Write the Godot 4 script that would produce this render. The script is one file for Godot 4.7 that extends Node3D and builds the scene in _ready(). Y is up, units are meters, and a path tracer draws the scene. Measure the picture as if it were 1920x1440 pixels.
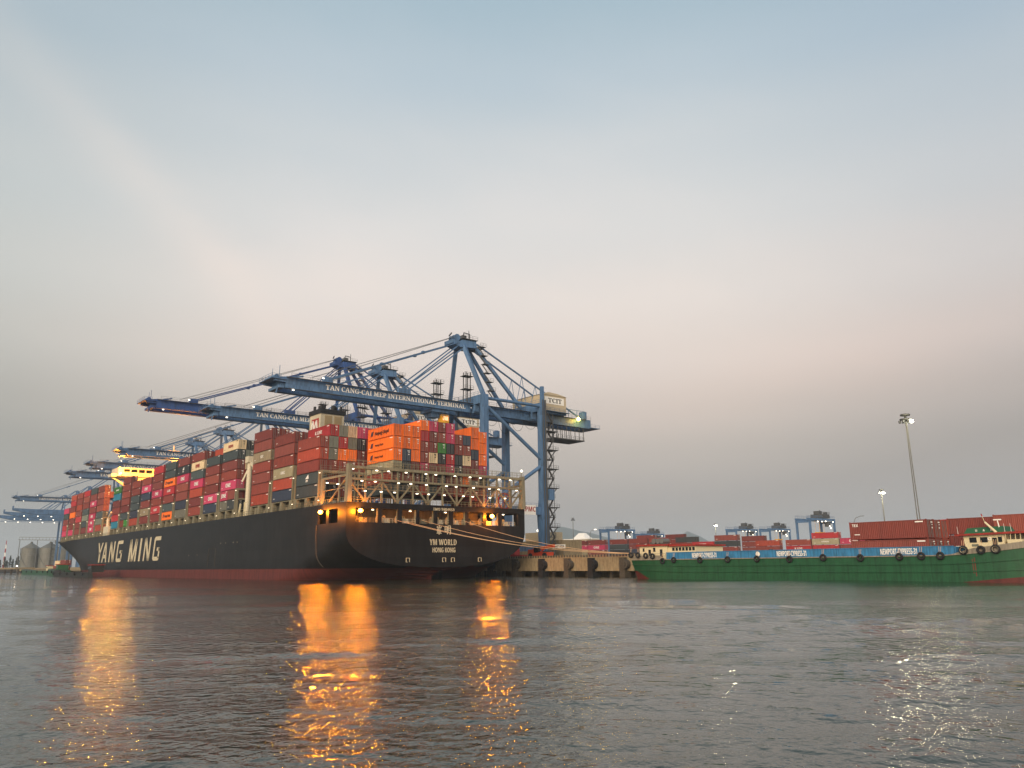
extends Node3D
# A container terminal on a river at dusk. World axes follow the quay: +x runs aft along it, +z towards the water, y up, metres.
# The big ship's port side is the plane z = PZ; its transom is near x = SX and its bow points to -x.

const SX := -158.0
const PZ := -81.9
const DECK := 17.0
const BASE := 19.45
const QZ := -138.0
const QY := 4.5
const WS := -143.0

class Geo:
	var v := PackedVector3Array()
	var n := PackedVector3Array()
	var u := PackedVector2Array()
	func tri(a: Vector3, b: Vector3, c: Vector3) -> void:      # counter-clockwise seen from outside
		var m := (b - a).cross(c - a).normalized()
		v.append_array([a, c, b]); n.append_array([m, m, m])
	func quad(a: Vector3, b: Vector3, c: Vector3, d: Vector3) -> void:
		var m := (b - a).cross(c - a)
		if m.length_squared() < 1e-12: m = (c - a).cross(d - a)
		m = m.normalized()
		v.append_array([a, c, b, a, d, c]); n.append_array([m, m, m, m, m, m])
	func hexa(p: Array) -> void:                                # 0-3 bottom ring, 4-7 top ring, counter-clockwise from above
		quad(p[3], p[2], p[1], p[0]); quad(p[4], p[5], p[6], p[7])
		for i in 4:
			var j := (i + 1) % 4
			quad(p[i], p[j], p[j + 4], p[i + 4])
	func box(c: Vector3, s: Vector3, b := Basis.IDENTITY) -> void:
		var x := b.x * s.x * 0.5; var y := b.y * s.y * 0.5; var z := b.z * s.z * 0.5
		hexa([c - x - y + z, c + x - y + z, c + x - y - z, c - x - y - z, c - x + y + z, c + x + y + z, c + x + y - z, c - x + y - z])
	func span(a: Vector3, b: Vector3) -> void:                  # the box between two corners
		box((a + b) * 0.5, (b - a).abs())
	func bar(a: Vector3, b: Vector3, w: float, h := -1.0) -> void:
		var d := b - a
		var l := d.length()
		if l < 1e-5: return
		d /= l
		var up := Vector3.UP if absf(d.y) < 0.98 else Vector3.RIGHT
		var s := d.cross(up).normalized()
		box((a + b) * 0.5, Vector3(l, h if h > 0 else w, w), Basis(d, s.cross(d).normalized(), s))
	func taper(a: Vector3, sa: Vector2, b: Vector3, sb: Vector2) -> void:   # an upright box leg with two sizes (x, z)
		var p := []
		for e in [[a, sa], [b, sb]]:
			var c: Vector3 = e[0]; var s: Vector2 = e[1] * 0.5
			p.append_array([c + Vector3(-s.x, 0, s.y), c + Vector3(s.x, 0, s.y), c + Vector3(s.x, 0, -s.y), c + Vector3(-s.x, 0, -s.y)])
		hexa(p)
	func tube(a: Vector3, b: Vector3, r: float, r2 := -1.0, k := 8, caps := true) -> void:
		if r2 < 0: r2 = r
		var d := (b - a).normalized()
		var up := Vector3.UP if absf(d.y) < 0.98 else Vector3.RIGHT
		var s := d.cross(up).normalized(); var t := s.cross(d).normalized()
		for i in k:
			var p0 := s * cos(TAU * i / k) + t * sin(TAU * i / k)
			var p1 := s * cos(TAU * (i + 1) / k) + t * sin(TAU * (i + 1) / k)
			var A := a + p0 * r; var B := a + p1 * r; var C := b + p1 * r2; var D := b + p0 * r2
			v.append_array([A, B, C, A, C, D]); n.append_array([p0, p1, p1, p0, p1, p0])
			if caps:
				if r > 0.001: tri(a, B, A)
				if r2 > 0.001: tri(b, D, C)
	func path(pts: Array, r: float, k := 5) -> void:
		for i in pts.size() - 1: tube(pts[i], pts[i + 1], r, r, k, i == 0 or i == pts.size() - 2)
	func rail(a: Vector3, b: Vector3, h := 1.1, step := 2.0, w := 0.06) -> void:
		for k in [0.5, 1.0]: bar(a + Vector3.UP * h * k, b + Vector3.UP * h * k, w)
		var m := maxi(1, int(round(a.distance_to(b) / step)))
		for i in m + 1:
			var p := a.lerp(b, float(i) / m)
			bar(p, p + Vector3.UP * h, w)
	func sheet(rows: Array, smooth := true) -> void:            # rows of points, joined into one surface
		var m := rows.size(); var k: int = rows[0].size()
		var nn := []
		for i in m:
			var line := []
			for j in k:
				var du: Vector3 = rows[mini(i + 1, m - 1)][j] - rows[maxi(i - 1, 0)][j]
				var dv: Vector3 = rows[i][mini(j + 1, k - 1)] - rows[i][maxi(j - 1, 0)]
				var c := du.cross(dv)
				line.append(c.normalized() if c.length() > 1e-9 else Vector3.UP)
			nn.append(line)
		for i in m - 1:
			for j in k - 1:
				var a: Vector3 = rows[i][j]; var b: Vector3 = rows[i + 1][j]; var c: Vector3 = rows[i + 1][j + 1]; var d: Vector3 = rows[i][j + 1]
				if smooth:
					v.append_array([a, c, b, a, d, c]); n.append_array([nn[i][j], nn[i + 1][j + 1], nn[i + 1][j], nn[i][j], nn[i][j + 1], nn[i + 1][j + 1]])
				else:
					quad(a, b, c, d)
	func lathe(c: Vector3, prof: Array, k := 20) -> void:       # prof: [radius, height] from bottom to top, round y
		var rows := []
		for e in prof:
			var line := []
			for i in k + 1: line.append(c + Vector3(e[0] * sin(TAU * i / k), e[1], e[0] * cos(TAU * i / k)))
			rows.append(line)
		for i in rows.size() - 1: sheet([rows[i + 1], rows[i]])
	func ring(c: Vector3, R: float, r: float, k := 20, m := 8) -> void:   # a torus standing in the xy plane
		var rows := []
		for i in k + 1:
			var line := []
			var q := Vector3(cos(TAU * i / k), sin(TAU * i / k), 0)
			for j in m + 1: line.append(c + q * (R + r * cos(TAU * j / m)) + Vector3(0, 0, r * 1.15 * sin(TAU * j / m)))
			rows.append(line)
		sheet(rows)
	func mesh() -> ArrayMesh:
		var a := []
		a.resize(Mesh.ARRAY_MAX)
		a[Mesh.ARRAY_VERTEX] = v; a[Mesh.ARRAY_NORMAL] = n
		if u.size() == v.size(): a[Mesh.ARRAY_TEX_UV] = u
		var m := ArrayMesh.new()
		m.add_surface_from_arrays(Mesh.PRIMITIVE_TRIANGLES, a)
		return m

var M := {}
var used := {}
var rng := RandomNumberGenerator.new()
var eye := Vector3(0, 3.2794, 0)
var cam_basis: Basis
const FOCAL := 1474.05

func ray(px: float, py: float) -> Vector3:
	return -cam_basis.z + cam_basis.x * (px - 960.0) / FOCAL + cam_basis.y * (720.0 - py) / FOCAL
func at_z(px: float, py: float, z: float) -> Vector3:
	var d := ray(px, py); return eye + d * (z / d.z)
func at_x(px: float, py: float, x: float) -> Vector3:
	var d := ray(px, py); return eye + d * (x / d.x)
func at_depth(px: float, py: float, depth: float) -> Vector3: return eye + ray(px, py) * depth
func ship(u: float, v: float, y: float) -> Vector3: return Vector3(SX - u, y, PZ - v)

func numbered(called: String) -> String:
	var k: int = used.get(called, 0)
	used[called] = k + 1
	return called if k == 0 else "%s_%03d" % [called, k]
func thing(called: String, label: String, category: String, at := Vector3.ZERO, group := "") -> Node3D:
	var o := Node3D.new()
	o.name = numbered(called)
	add_child(o)
	o.position = at
	o.set_meta("label", label); o.set_meta("category", category)
	if group: o.set_meta("group", group)
	return o
func put(called: String, what, mat: Material, parent: Node) -> MeshInstance3D:
	var o := MeshInstance3D.new()
	o.name = called
	o.mesh = what.mesh() if what is Geo else what
	o.material_override = mat
	parent.add_child(o, true)
	return o
func setting(called: String, what, mat: Material) -> MeshInstance3D:
	var o := put(numbered(called), what, mat, self)
	o.set_meta("kind", "structure")
	return o
func text(called: String, words: String, size: float, mat: Material, parent: Node, at: Vector3, turn := 0.0, bold := true, serif := false, stretch := Vector3.ONE, mono := false) -> MeshInstance3D:
	var key := "T%s%s%s%s" % [words, bold, serif, mono]
	if not M.has(key):
		var t := TextMesh.new()
		var f := SystemFont.new()
		f.font_names = PackedStringArray(["Droid Serif" if serif else ("Droid Sans Mono" if mono else "Droid Sans")])
		f.font_weight = 700 if bold else 400
		t.font = f; t.text = words; t.font_size = 64; t.pixel_size = 1.0 / 64.0 / 0.72; t.depth = 0.03; t.curve_step = 3.0
		M[key] = t
	var o := put(called, M[key], mat, parent)
	o.position = at; o.rotation.y = turn; o.scale = stretch * size
	return o

# ---------------------------------------------------------------- materials
func noise_image(freq: float, seed_: int, lo: float, hi: float, octaves := 4, size := 512) -> Image:
	var f := FastNoiseLite.new()
	f.seed = seed_; f.frequency = freq; f.noise_type = FastNoiseLite.TYPE_SIMPLEX; f.fractal_octaves = octaves
	var im := f.get_seamless_image(size, size)
	im.convert(Image.FORMAT_RGB8)
	for y in size:
		for x in size:
			var c := lerpf(lo, hi, im.get_pixel(x, y).r)
			im.set_pixel(x, y, Color(c, c, c))
	return im
func streak_image(seed_: int, lo: float, size := 512) -> Image:   # grime and rust that ran down a wall
	var f := FastNoiseLite.new()
	f.seed = seed_; f.frequency = 0.035; f.fractal_octaves = 4
	var g := FastNoiseLite.new()
	g.seed = seed_ + 5; g.frequency = 0.012; g.fractal_octaves = 3
	var im := Image.create(size, size, false, Image.FORMAT_RGB8)
	for y in size:
		for x in size:
			var a := TAU * x / size
			var s := f.get_noise_3d(cos(a) * 90.0, sin(a) * 90.0, y * 0.11)
			var t := g.get_noise_3d(cos(a) * 80.0, sin(a) * 80.0, 200.0 + 80.0 * sin(TAU * y / size))
			var k := clampf(0.82 + 0.45 * s + 0.25 * t, 0.0, 1.0)
			var c := lerpf(lo, 1.0, k)
			im.set_pixel(x, y, Color(c, lerpf(c, c * 0.97, 1.0 - k), lerpf(c, c * 0.93, 1.0 - k)))
	return im
func plating_image() -> Image:                                  # welded plates of slightly different age, scuffs and rust runs; 40 m a tile
	var size := 1024
	var f := FastNoiseLite.new(); f.seed = 31; f.frequency = 0.02; f.fractal_octaves = 5
	var im := streak_image(23, 0.5, size)
	var r := RandomNumberGenerator.new(); r.seed = 3
	var tone := {}
	for y in size:
		for x in size:
			var row := y / 64; var col := (x + (row % 2) * 128) / 256
			var key := row * 8 + col % 4
			if not tone.has(key): tone[key] = r.randf_range(0.82, 1.0)
			var k: float = tone[key]
			if y % 64 < 1 or (x + (row % 2) * 128) % 256 < 1: k *= 0.72
			var c := im.get_pixel(x, y)
			var w := f.get_noise_2d(x * 0.35, y * 1.6)
			if w > 0.33: c = c.lerp(Color(1.0, 0.86, 0.74), clampf((w - 0.33) * 4.0, 0.0, 0.55))
			im.set_pixel(x, y, Color(c.r * k, c.g * k, c.b * k))
	return im
func paint(key: String, rgb: Array, rough := 0.6, metal := 0.0, tex: Texture2D = null, scale := 0.1) -> StandardMaterial3D:
	var m := StandardMaterial3D.new()
	m.albedo_color = Color(rgb[0] / 255.0, rgb[1] / 255.0, rgb[2] / 255.0)
	m.roughness = rough; m.metallic = metal
	if tex:
		m.albedo_texture = tex
		m.uv1_triplanar = true; m.uv1_world_triplanar = true; m.uv1_scale = Vector3.ONE * scale
	M[key] = m
	return m
func glow(key: String, rgb: Array, energy: float) -> StandardMaterial3D:
	var m := StandardMaterial3D.new()
	m.albedo_color = Color(0.9, 0.9, 0.88)
	m.emission_enabled = true
	m.emission = Color(rgb[0] / 255.0, rgb[1] / 255.0, rgb[2] / 255.0)
	m.emission_energy_multiplier = energy
	M[key] = m
	return m
func lamp_light(parent: Node, at: Vector3, rgb: Array, energy: float, size := 0.3) -> void:
	var l := OmniLight3D.new()
	l.name = "lamp_light"
	l.light_color = Color(rgb[0] / 255.0, rgb[1] / 255.0, rgb[2] / 255.0)
	l.light_energy = energy; l.omni_range = 400.0; l.omni_attenuation = 2.0; l.light_size = size; l.shadow_enabled = true
	parent.add_child(l, true)
	l.position = at

const HUES := {
	"maroon": [[112, 44, 38], "dark maroon"], "brown": [[136, 58, 44], "rust brown"], "umber": [[124, 52, 42], "reddish brown"],
	"rust": [[166, 66, 42], "orange brown"], "red": [[170, 36, 42], "bright red"], "pink": [[190, 52, 92], "magenta"],
	"slate": [[58, 68, 70], "slate grey"], "navy": [[44, 54, 74], "navy blue"], "grey": [[112, 116, 102], "grey green"],
	"tan": [[152, 142, 112], "khaki"], "cream": [[222, 200, 160], "cream"], "orange": [[246, 116, 22], "orange"],
	"green": [[44, 120, 34], "green"], "teal": [[30, 118, 146], "teal blue"], "dark": [[40, 44, 48], "charcoal"], "blue": [[44, 76, 118], "blue"]}

func make_materials() -> void:
	var grime := ImageTexture.create_from_image(noise_image(0.02, 3, 0.62, 1.0, 5))
	var streak := ImageTexture.create_from_image(streak_image(11, 0.55))
	var soft := ImageTexture.create_from_image(streak_image(19, 0.74))
	var fine := ImageTexture.create_from_image(noise_image(0.06, 8, 0.75, 1.0, 4))
	for k in HUES:
		var q: Array = HUES[k][0]
		paint("c_" + k, q, 0.55, 0.0, soft, 0.11)
		paint("c_" + k + "1", [q[0] * 0.93 + 4, q[1] * 0.9 + 2, q[2] * 0.92], 0.6, 0.0, streak, 0.13)
		paint("c_" + k + "2", [q[0] * 0.95 + 12, q[1] * 0.95 + 14, q[2] * 0.95 + 14], 0.65, 0.0, soft, 0.09)
	paint("hull", [34, 33, 33], 0.45, 0.0, ImageTexture.create_from_image(plating_image()), 0.025)
	M.hull.metallic_specular = 0.3
	paint("boot", [92, 36, 30], 0.7, 0.0, streak, 0.05)
	paint("steel", [132, 125, 101], 0.6, 0.0, streak, 0.08)
	paint("house", [226, 214, 184], 0.55, 0.0, fine, 0.1)
	paint("soot", [26, 26, 28], 0.7)
	paint("louvre", [168, 148, 112], 0.7)
	paint("letter", [236, 222, 186], 0.6, 0.0, grime, 0.2)
	paint("white", [232, 230, 222], 0.55)
	paint("black", [22, 22, 24], 0.6)
	paint("redpaint", [176, 40, 34], 0.55, 0.0, fine, 0.1)
	paint("crane", [80, 114, 152], 0.5, 0.0, streak, 0.06)
	paint("crane_deep", [42, 76, 134], 0.5, 0.0, streak, 0.06)
	paint("grating", [78, 80, 82], 0.65, 0.2)
	paint("house_beige", [206, 190, 158], 0.6, 0.0, fine, 0.1)
	paint("galv", [104, 106, 104], 0.6, 0.2)
	paint("concrete", [142, 127, 98], 0.85, 0.0, streak, 0.16)
	paint("pile", [84, 76, 64], 0.9, 0.0, grime, 0.2)
	paint("rubber", [24, 24, 25], 0.75, 0.0, fine, 0.5)
	paint("asphalt", [92, 88, 82], 0.9, 0.0, grime, 0.06)
	paint("barge_green", [26, 80, 48], 0.5, 0.0, streak, 0.12)
	paint("barge_blue", [52, 124, 170], 0.55, 0.0, streak, 0.14)
	paint("barge_grey", [140, 132, 116], 0.65, 0.0, streak, 0.15)
	paint("cabin", [240, 226, 184], 0.6, 0.0, fine, 0.2)
	paint("roof_red", [176, 52, 36], 0.65, 0.0, grime, 0.2)
	paint("canopy", [26, 84, 52], 0.7)
	paint("glass", [18, 20, 22], 0.12)
	paint("orange_machine", [214, 72, 26], 0.5, 0.0, fine, 0.3)
	paint("yellow", [226, 168, 40], 0.5)
	paint("rope", [206, 168, 128], 0.9)
	paint("foliage", [42, 56, 36], 0.9, 0.0, grime, 0.05)
	paint("bark", [62, 50, 38], 0.9)
	paint("hill", [62, 76, 58], 0.95, 0.0, grime, 0.002)
	paint("silo", [112, 113, 106], 0.6, 0.1, streak, 0.05)
	paint("boat_dark", [44, 46, 42], 0.6, 0.0, grime, 0.2)
	glow("lit_sodium", [255, 150, 36], 22.0)
	glow("lit_white", [255, 240, 210], 5.0)
	glow("lit_deck", [255, 232, 190], 2.5)
	glow("lit_flood", [255, 250, 226], 45.0)
	glow("lit_yellow", [255, 214, 90], 30.0)
	glow("lit_cab", [255, 150, 30], 1.2)

# ---------------------------------------------------------------- containers
var shells := {}
func container_parts(len_: float, hgt: float, fine: bool) -> Dictionary:
	var key := "%.1f/%.2f/%s" % [len_, hgt, fine]
	if shells.has(key): return shells[key]
	var W := 2.39
	var shell := Geo.new()
	var x0 := -len_ * 0.5 + 0.12; var x1 := len_ * 0.5 - 0.1
	var y0 := 0.17; var y1 := hgt - 0.16
	var period := 0.29 if fine else 0.58
	var depth := 0.05
	var k := int(round((x1 - x0) / period))
	for s in [-1.0, 1.0]:
		for i in k:
			var a := x0 + (x1 - x0) * i / k; var w := (x1 - x0) / k
			var xs := [a, a + w * 0.28, a + w * 0.5, a + w * 0.78, a + w]
			var zs := [0.0, 0.0, depth, depth, 0.0]
			for j in 4:
				var z0: float = s * (W * 0.5 - 0.025 - zs[j]); var z1: float = s * (W * 0.5 - 0.025 - zs[j + 1])
				var p := [Vector3(xs[j], y0, z0), Vector3(xs[j + 1], y0, z1), Vector3(xs[j + 1], y1, z1), Vector3(xs[j], y1, z0)]
				if s > 0: shell.quad(p[0], p[1], p[2], p[3])
				else: shell.quad(p[1], p[0], p[3], p[2])
	shell.quad(Vector3(x0, y1 + 0.05, W * 0.5 - 0.05), Vector3(x1, y1 + 0.05, W * 0.5 - 0.05), Vector3(x1, y1 + 0.05, -W * 0.5 + 0.05), Vector3(x0, y1 + 0.05, -W * 0.5 + 0.05))
	shell.quad(Vector3(x0, y0, W * 0.5), Vector3(x0, y0, -W * 0.5), Vector3(x1, y0, -W * 0.5), Vector3(x1, y0, W * 0.5))
	for i in 8:                                                   # the blank front end
		var a := -W * 0.5 + 0.1 + (W - 0.2) * i / 8.0; var w := (W - 0.2) / 8.0
		shell.box(Vector3(x0 + 0.03 * (i % 2), hgt * 0.5, a + w * 0.5), Vector3(0.04, y1 - y0, w))
	var frame := Geo.new()
	for sx in [-1.0, 1.0]:
		for sz in [-1.0, 1.0]:
			frame.box(Vector3(sx * (len_ * 0.5 - 0.08), hgt * 0.5, sz * (W * 0.5 - 0.08)), Vector3(0.16, hgt - 0.02, 0.16))
			for y in [0.07, hgt - 0.07]: frame.box(Vector3(sx * (len_ * 0.5 - 0.085), y, sz * (W * 0.5 - 0.075)), Vector3(0.19, 0.13, 0.17))
		for y in [0.15, hgt - 0.14]: frame.box(Vector3(sx * (len_ * 0.5 - 0.07), y, 0), Vector3(0.1, 0.14, W - 0.34))
	for sz in [-1.0, 1.0]:
		for y in [0.15, hgt - 0.13]: frame.box(Vector3(0, y, sz * (W * 0.5 - 0.03)), Vector3(len_ - 0.4, 0.12, 0.06))
	var door := Geo.new()                                         # one leaf, hinge side at z = 0
	var dw := W * 0.5 - 0.19; var dh := hgt - 0.3
	for i in 5:
		door.box(Vector3(-0.02 - 0.025 * (i % 2), dh * (i + 0.5) / 5.0, -dw * 0.5), Vector3(0.05, dh / 5.0 - 0.01, dw - 0.02))
	var bars := Geo.new()
	for z in [-dw * 0.28, -dw * 0.72]:
		bars.tube(Vector3(0.05, -0.06, z), Vector3(0.05, dh + 0.06, z), 0.04, -1, 5)
		door.box(Vector3(0.05, dh * 0.42, z + 0.12), Vector3(0.03, 0.05, 0.28))
		for y in [0.12, 0.5, 0.88]: door.box(Vector3(0.03, dh * y, z), Vector3(0.06, 0.06, 0.14))
	var mark := Geo.new()
	mark.box(Vector3(len_ * 0.5 + 0.02, hgt * 0.84, -0.5), Vector3(0.02, 0.16, 0.6))
	mark.box(Vector3(len_ * 0.5 + 0.02, hgt * 0.72, -0.62), Vector3(0.02, 0.1, 0.36))
	mark.box(Vector3(len_ * 0.5 + 0.02, hgt * 0.55, -0.55), Vector3(0.02, 0.2, 0.3))
	mark.box(Vector3(len_ * 0.5 - 1.1, hgt * 0.87, W * 0.5), Vector3(1.2, 0.18, 0.02))
	mark.box(Vector3(-len_ * 0.5 + 1.2, hgt * 0.3, W * 0.5), Vector3(0.9, 0.12, 0.02))
	shells[key] = {"shell": shell.mesh(), "frame": frame.mesh(), "door": door.mesh(), "bars": bars.mesh(), "mark": mark.mesh(), "dz": dw}
	return shells[key]

const LOGOS := {"one": ["ONE", 1.15, "white"], "kline": ["K LINE", 0.8, "white"], "lloyd": ["Hapag-Lloyd", 0.8, "black"], "sea": ["UASC", 0.75, "white"],
	"sitc": ["SITC", 0.7, "white"], "triton": ["TRITON", 0.8, "redpaint"], "onered": ["ONE", 1.15, "redpaint"], "msc": ["APL", 0.55, "white"], "ever": ["EVERGREEN", 0.6, "white"], "cma": ["CAI", 0.6, "white"], "sm": ["STENBERG", 0.5, "white"]}
func container(hue: String, at: Vector3, hgt: float, label: String, group: String, logo := "", len_ := 12.19, fine := false, doors := true) -> Node3D:
	var o := thing("shipping_container", label, "container", at, group)
	var d := container_parts(len_, hgt, fine)
	var m: Material = M["c_" + hue + ["", "", "1", "2"][rng.randi() % 4]]
	put("shell", d.shell, m, o); put("frame", d.frame, m, o)
	if doors:
		for s in [1.0, -1.0]:
			var q := put("door", d.door, m, o)
			q.position = Vector3(len_ * 0.5 - 0.09, 0.15, d.dz + 0.03 if s > 0 else -0.03)
			put("lock_bars", d.bars, M.galv, q)
	if rng.randf() < 0.75: put("markings", d.mark, M.white if hue not in ["cream"] else M.black, o)
	if logo:
		var L: Array = LOGOS[logo]
		var words := text("lettering", L[0], L[1], M[L[2]], o, Vector3((0.6 if logo == "lloyd" else 0.0), hgt * 0.5 - (0.45 if logo == "msc" else 0.0), 1.235), 0, true, logo == "kline", Vector3(1.25 if logo in ["one", "onered"] else 1.0, 1, 1))
		if logo == "msc" or logo == "lloyd":
			var g := Geo.new()
			if logo == "msc":
				g.v = PackedVector3Array(); g.hexa([Vector3(-0.9, 1.5, 1.25), Vector3(0.9, 1.5, 1.25), Vector3(0.9, 1.5, 1.22), Vector3(-0.9, 1.5, 1.22), Vector3(0.5, 2.45, 1.25), Vector3(0.7, 2.45, 1.25), Vector3(0.7, 2.45, 1.22), Vector3(0.5, 2.45, 1.22)])
			else:
				for i in 2: g.box(Vector3(-4.3 + i * 0.55, hgt * 0.5 + 0.12 * i, 1.235), Vector3(0.42, 1.2, 0.02), Basis(Vector3(1, 0, 0), Vector3(0.3, 1, 0).normalized(), Vector3(0, 0, 1)))
			put("emblem", g, M.white if logo == "msc" else M.c_navy, o)
	return o

const ORD := ["first", "second", "third", "fourth", "fifth", "sixth", "seventh", "eighth", "ninth", "tenth", "eleventh", "twelfth", "thirteenth", "fourteenth", "fifteenth", "sixteenth", "seventeenth", "eighteenth", "nineteenth", "twentieth"]
# side stacks, bottom to top; "a+b" is two twenty-foot boxes, forward one first; a logo follows a colon
const BAYS := [
	[15.0, ["slate", "slate:msc", "umber", "rust", "brown"]],
	[29.55, ["navy", "rust", "tan:sea", "brown", "umber", "umber"]],
	[44.1, ["rust", "brown", "umber", "brown", "tan:sitc", "umber", "maroon"]],
	[68.6, ["grey+slate", "pink:one+umber", "pink:one", "brown", "maroon", "slate", "cream:triton"]],
	[83.2, ["navy", "pink:one", "umber", "brown", "umber", "slate"]],
	[97.7, ["brown", "maroon", "rust", "pink:one", "slate", "cream:onered", "umber"]],
	[112.3, ["grey", "navy", "umber", "brown", "pink:one", "dark:msc", "maroon"]],
	[126.9, ["orange:lloyd", "slate", "umber", "red:kline", "orange:lloyd", "slate", "slate"]],
	[141.5, ["umber", "red:kline", "brown", "pink:one", "maroon", "umber", "red"]],
	[156.0, ["umber", "tan:cma", "umber", "navy", "pink:one", "brown"]],
	[170.6, ["rust", "navy", "slate", "slate", "umber", "brown"]],
	[185.2, ["umber+green", "slate", "maroon", "umber", "brown", "umber", "umber"]],
	[199.8, ["teal", "red", "umber", "maroon", "teal", "green:ever"]],
	[228.8, ["rust", "grey", "slate", "brown", "umber", "brown", "umber"]],
	[243.4, ["pink:one", "pink:one", "pink:one", "umber", "pink:one", "umber", "slate"]],
	[258.2, ["maroon", "slate", "grey", "slate", "umber", "brown", "red"]],
	[272.8, ["umber", "umber", "red", "umber", "rust", "umber", "brown"]],
	[287.7, ["pink", "umber", "umber", "orange", "umber", "red", "rust"]],
	[303.2, ["pink", "red", "umber", "slate", "pink"]]]

func stow_cargo() -> void:
	var bay := 0
	for b in BAYS:
		var u: float = b[0]
		for t in b[1].size():
			var halves: PackedStringArray = b[1][t].split("+")
			for k in halves.size():
				var e := halves[k].split(":")
				var len_ := 12.19 if halves.size() == 1 else 6.06
				var uc := u + 6.095 if halves.size() == 1 else (u + 12.19 - 3.03 if k == 0 else u + 3.03)
				container(e[0], ship(uc, 0.5 + 1.22, BASE + t * 2.9), 2.88, "%s %scontainer, %s tier of the %s port-side stack from the stern" % [HUES[e[0]][1], ("" if halves.size() == 1 else ("short forward " if k == 0 else "short after ")), ORD[t], ORD[bay]], "containers stacked along the ship's port side", (e[1] if e.size() > 1 else ""), len_)
		bay += 1
	# the after ends of the block behind the stern bridge, rows 1 to 7 in from the port side
	var ends := [["dark", "umber", "umber", "grey", "grey", "red:kline"], ["umber", "maroon", "brown", "orange", "red", "grey"], ["slate", "umber", "umber", "orange", "grey", "cream"], ["umber", "dark", "brown", "maroon", "dark", "pink"], ["umber", "slate", "maroon", "brown", "umber", "pink"], ["maroon", "umber"]]
	for r in ends.size():
		for t in ends[r].size():
			var e: PackedStringArray = ends[r][t].split(":")
			container(e[0], ship(15.0 + 6.095, 0.5 + 1.22 + 2.5 * (r + 1), BASE + t * 2.9), 2.88, "%s container, %s tier, %s row inboard of the aftermost port-side stack" % [HUES[e[0]][1], ORD[t], ORD[r]], "containers in the block beside the funnel", (e[1] if e.size() > 1 else ""))
	# by the gap in front of the funnel: second and third rows whose ends show
	var fwd := [["dark", "maroon", "umber", "umber", "cream", "grey", "dark"], ["maroon", "umber", "umber", "maroon", "umber", "umber"]]
	for r in fwd.size():
		for t in fwd[r].size():
			container(fwd[r][t], ship(68.6 + 6.095, 0.5 + 1.22 + 2.5 * (r + 1), BASE + t * 2.9), 2.88, "%s container, %s tier, %s row inboard, block ahead of the funnel" % [HUES[fwd[r][t]][1], ORD[t], ORD[r]], "containers in the block ahead of the funnel")
	# higher second rows whose tops show over the outer row
	for e in [[29.55, "maroon", 6, 1], [44.1, "umber", 7, 2], [97.7, "umber", 7, 5], [83.2, "rust", 7, 4], [228.8, "umber", 6, 13], [141.5, "umber", 6, 8]]:
		container(e[1], ship(e[0] + 6.095, 0.5 + 1.22 + 2.5, BASE + (e[2] - 1) * 2.9), 2.88, "%s container topping the second row behind the %s port-side stack from the stern" % [HUES[e[1]][1], ORD[e[3]]], "containers in second rows")
	# the stern block: eleven rows, bottom to top, with tier heights
	var S := 2.58; var H := 2.9
	var rows := [
		[["slate", S], ["brown", S], ["tan:sitc", S], ["orange:lloyd", H], ["orange:lloyd", H], ["orange:lloyd", H]],
		[["dark", S], ["umber", S], ["dark", S], ["navy", H], ["orange", H], ["orange", H]],
		[["umber", S], ["maroon", S], ["maroon", S], ["orange", H], ["orange", H], ["orange", H]],
		[["rust", S], ["dark", S], ["pink", S], ["brown", S], ["brown", S], ["red", S], ["orange", S]],
		[["slate", S], ["umber", S], ["maroon", S], ["cream", S], ["umber", S], ["maroon", S], ["pink", S]],
		[["maroon", S], ["dark", S], ["umber", S], ["dark", S], ["green", S], ["brown", S], ["umber", S]],
		[["umber", S], ["maroon", S], ["pink", S], ["red", S], ["dark", S], ["pink", S], ["pink", S]],
		[["rust", S], ["umber", S], ["dark", S], ["dark", S], ["umber", S], ["brown", S]],
		[["umber", S], ["orange", S], ["maroon", S], ["cream", S], ["brown", S], ["navy", S]],
		[["brown", S], ["grey", S], ["umber", S], ["maroon", S], ["navy", S], ["orange", H], ["orange", H]],
		[["umber", S], ["umber", S], ["dark", S], ["pink", S], ["orange", H], ["orange", H], ["orange", H]]]
	for r in rows.size():
		var y := BASE - 0.05
		if r > 8: y -= 0.9 if r == 9 else 2.2
		for t in rows[r].size():
			var e: PackedStringArray = rows[r][t][0].split(":")
			var o := container(e[0], ship(0.45 + 6.095, 12.1 + 1.22 + 2.5 * r, y), rows[r][t][1] - 0.02, "%s container end, %s tier of the %s row across the stern block" % [HUES[e[0]][1], ORD[t], ORD[r]], "containers across the stern", (e[1] if e.size() > 1 else ""))
			if r == 0 and t in [3, 4]:
				var q := o.get_node("lettering"); q.scale *= 0.6; q.position.x -= 1.2
			y += rows[r][t][1]

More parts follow.
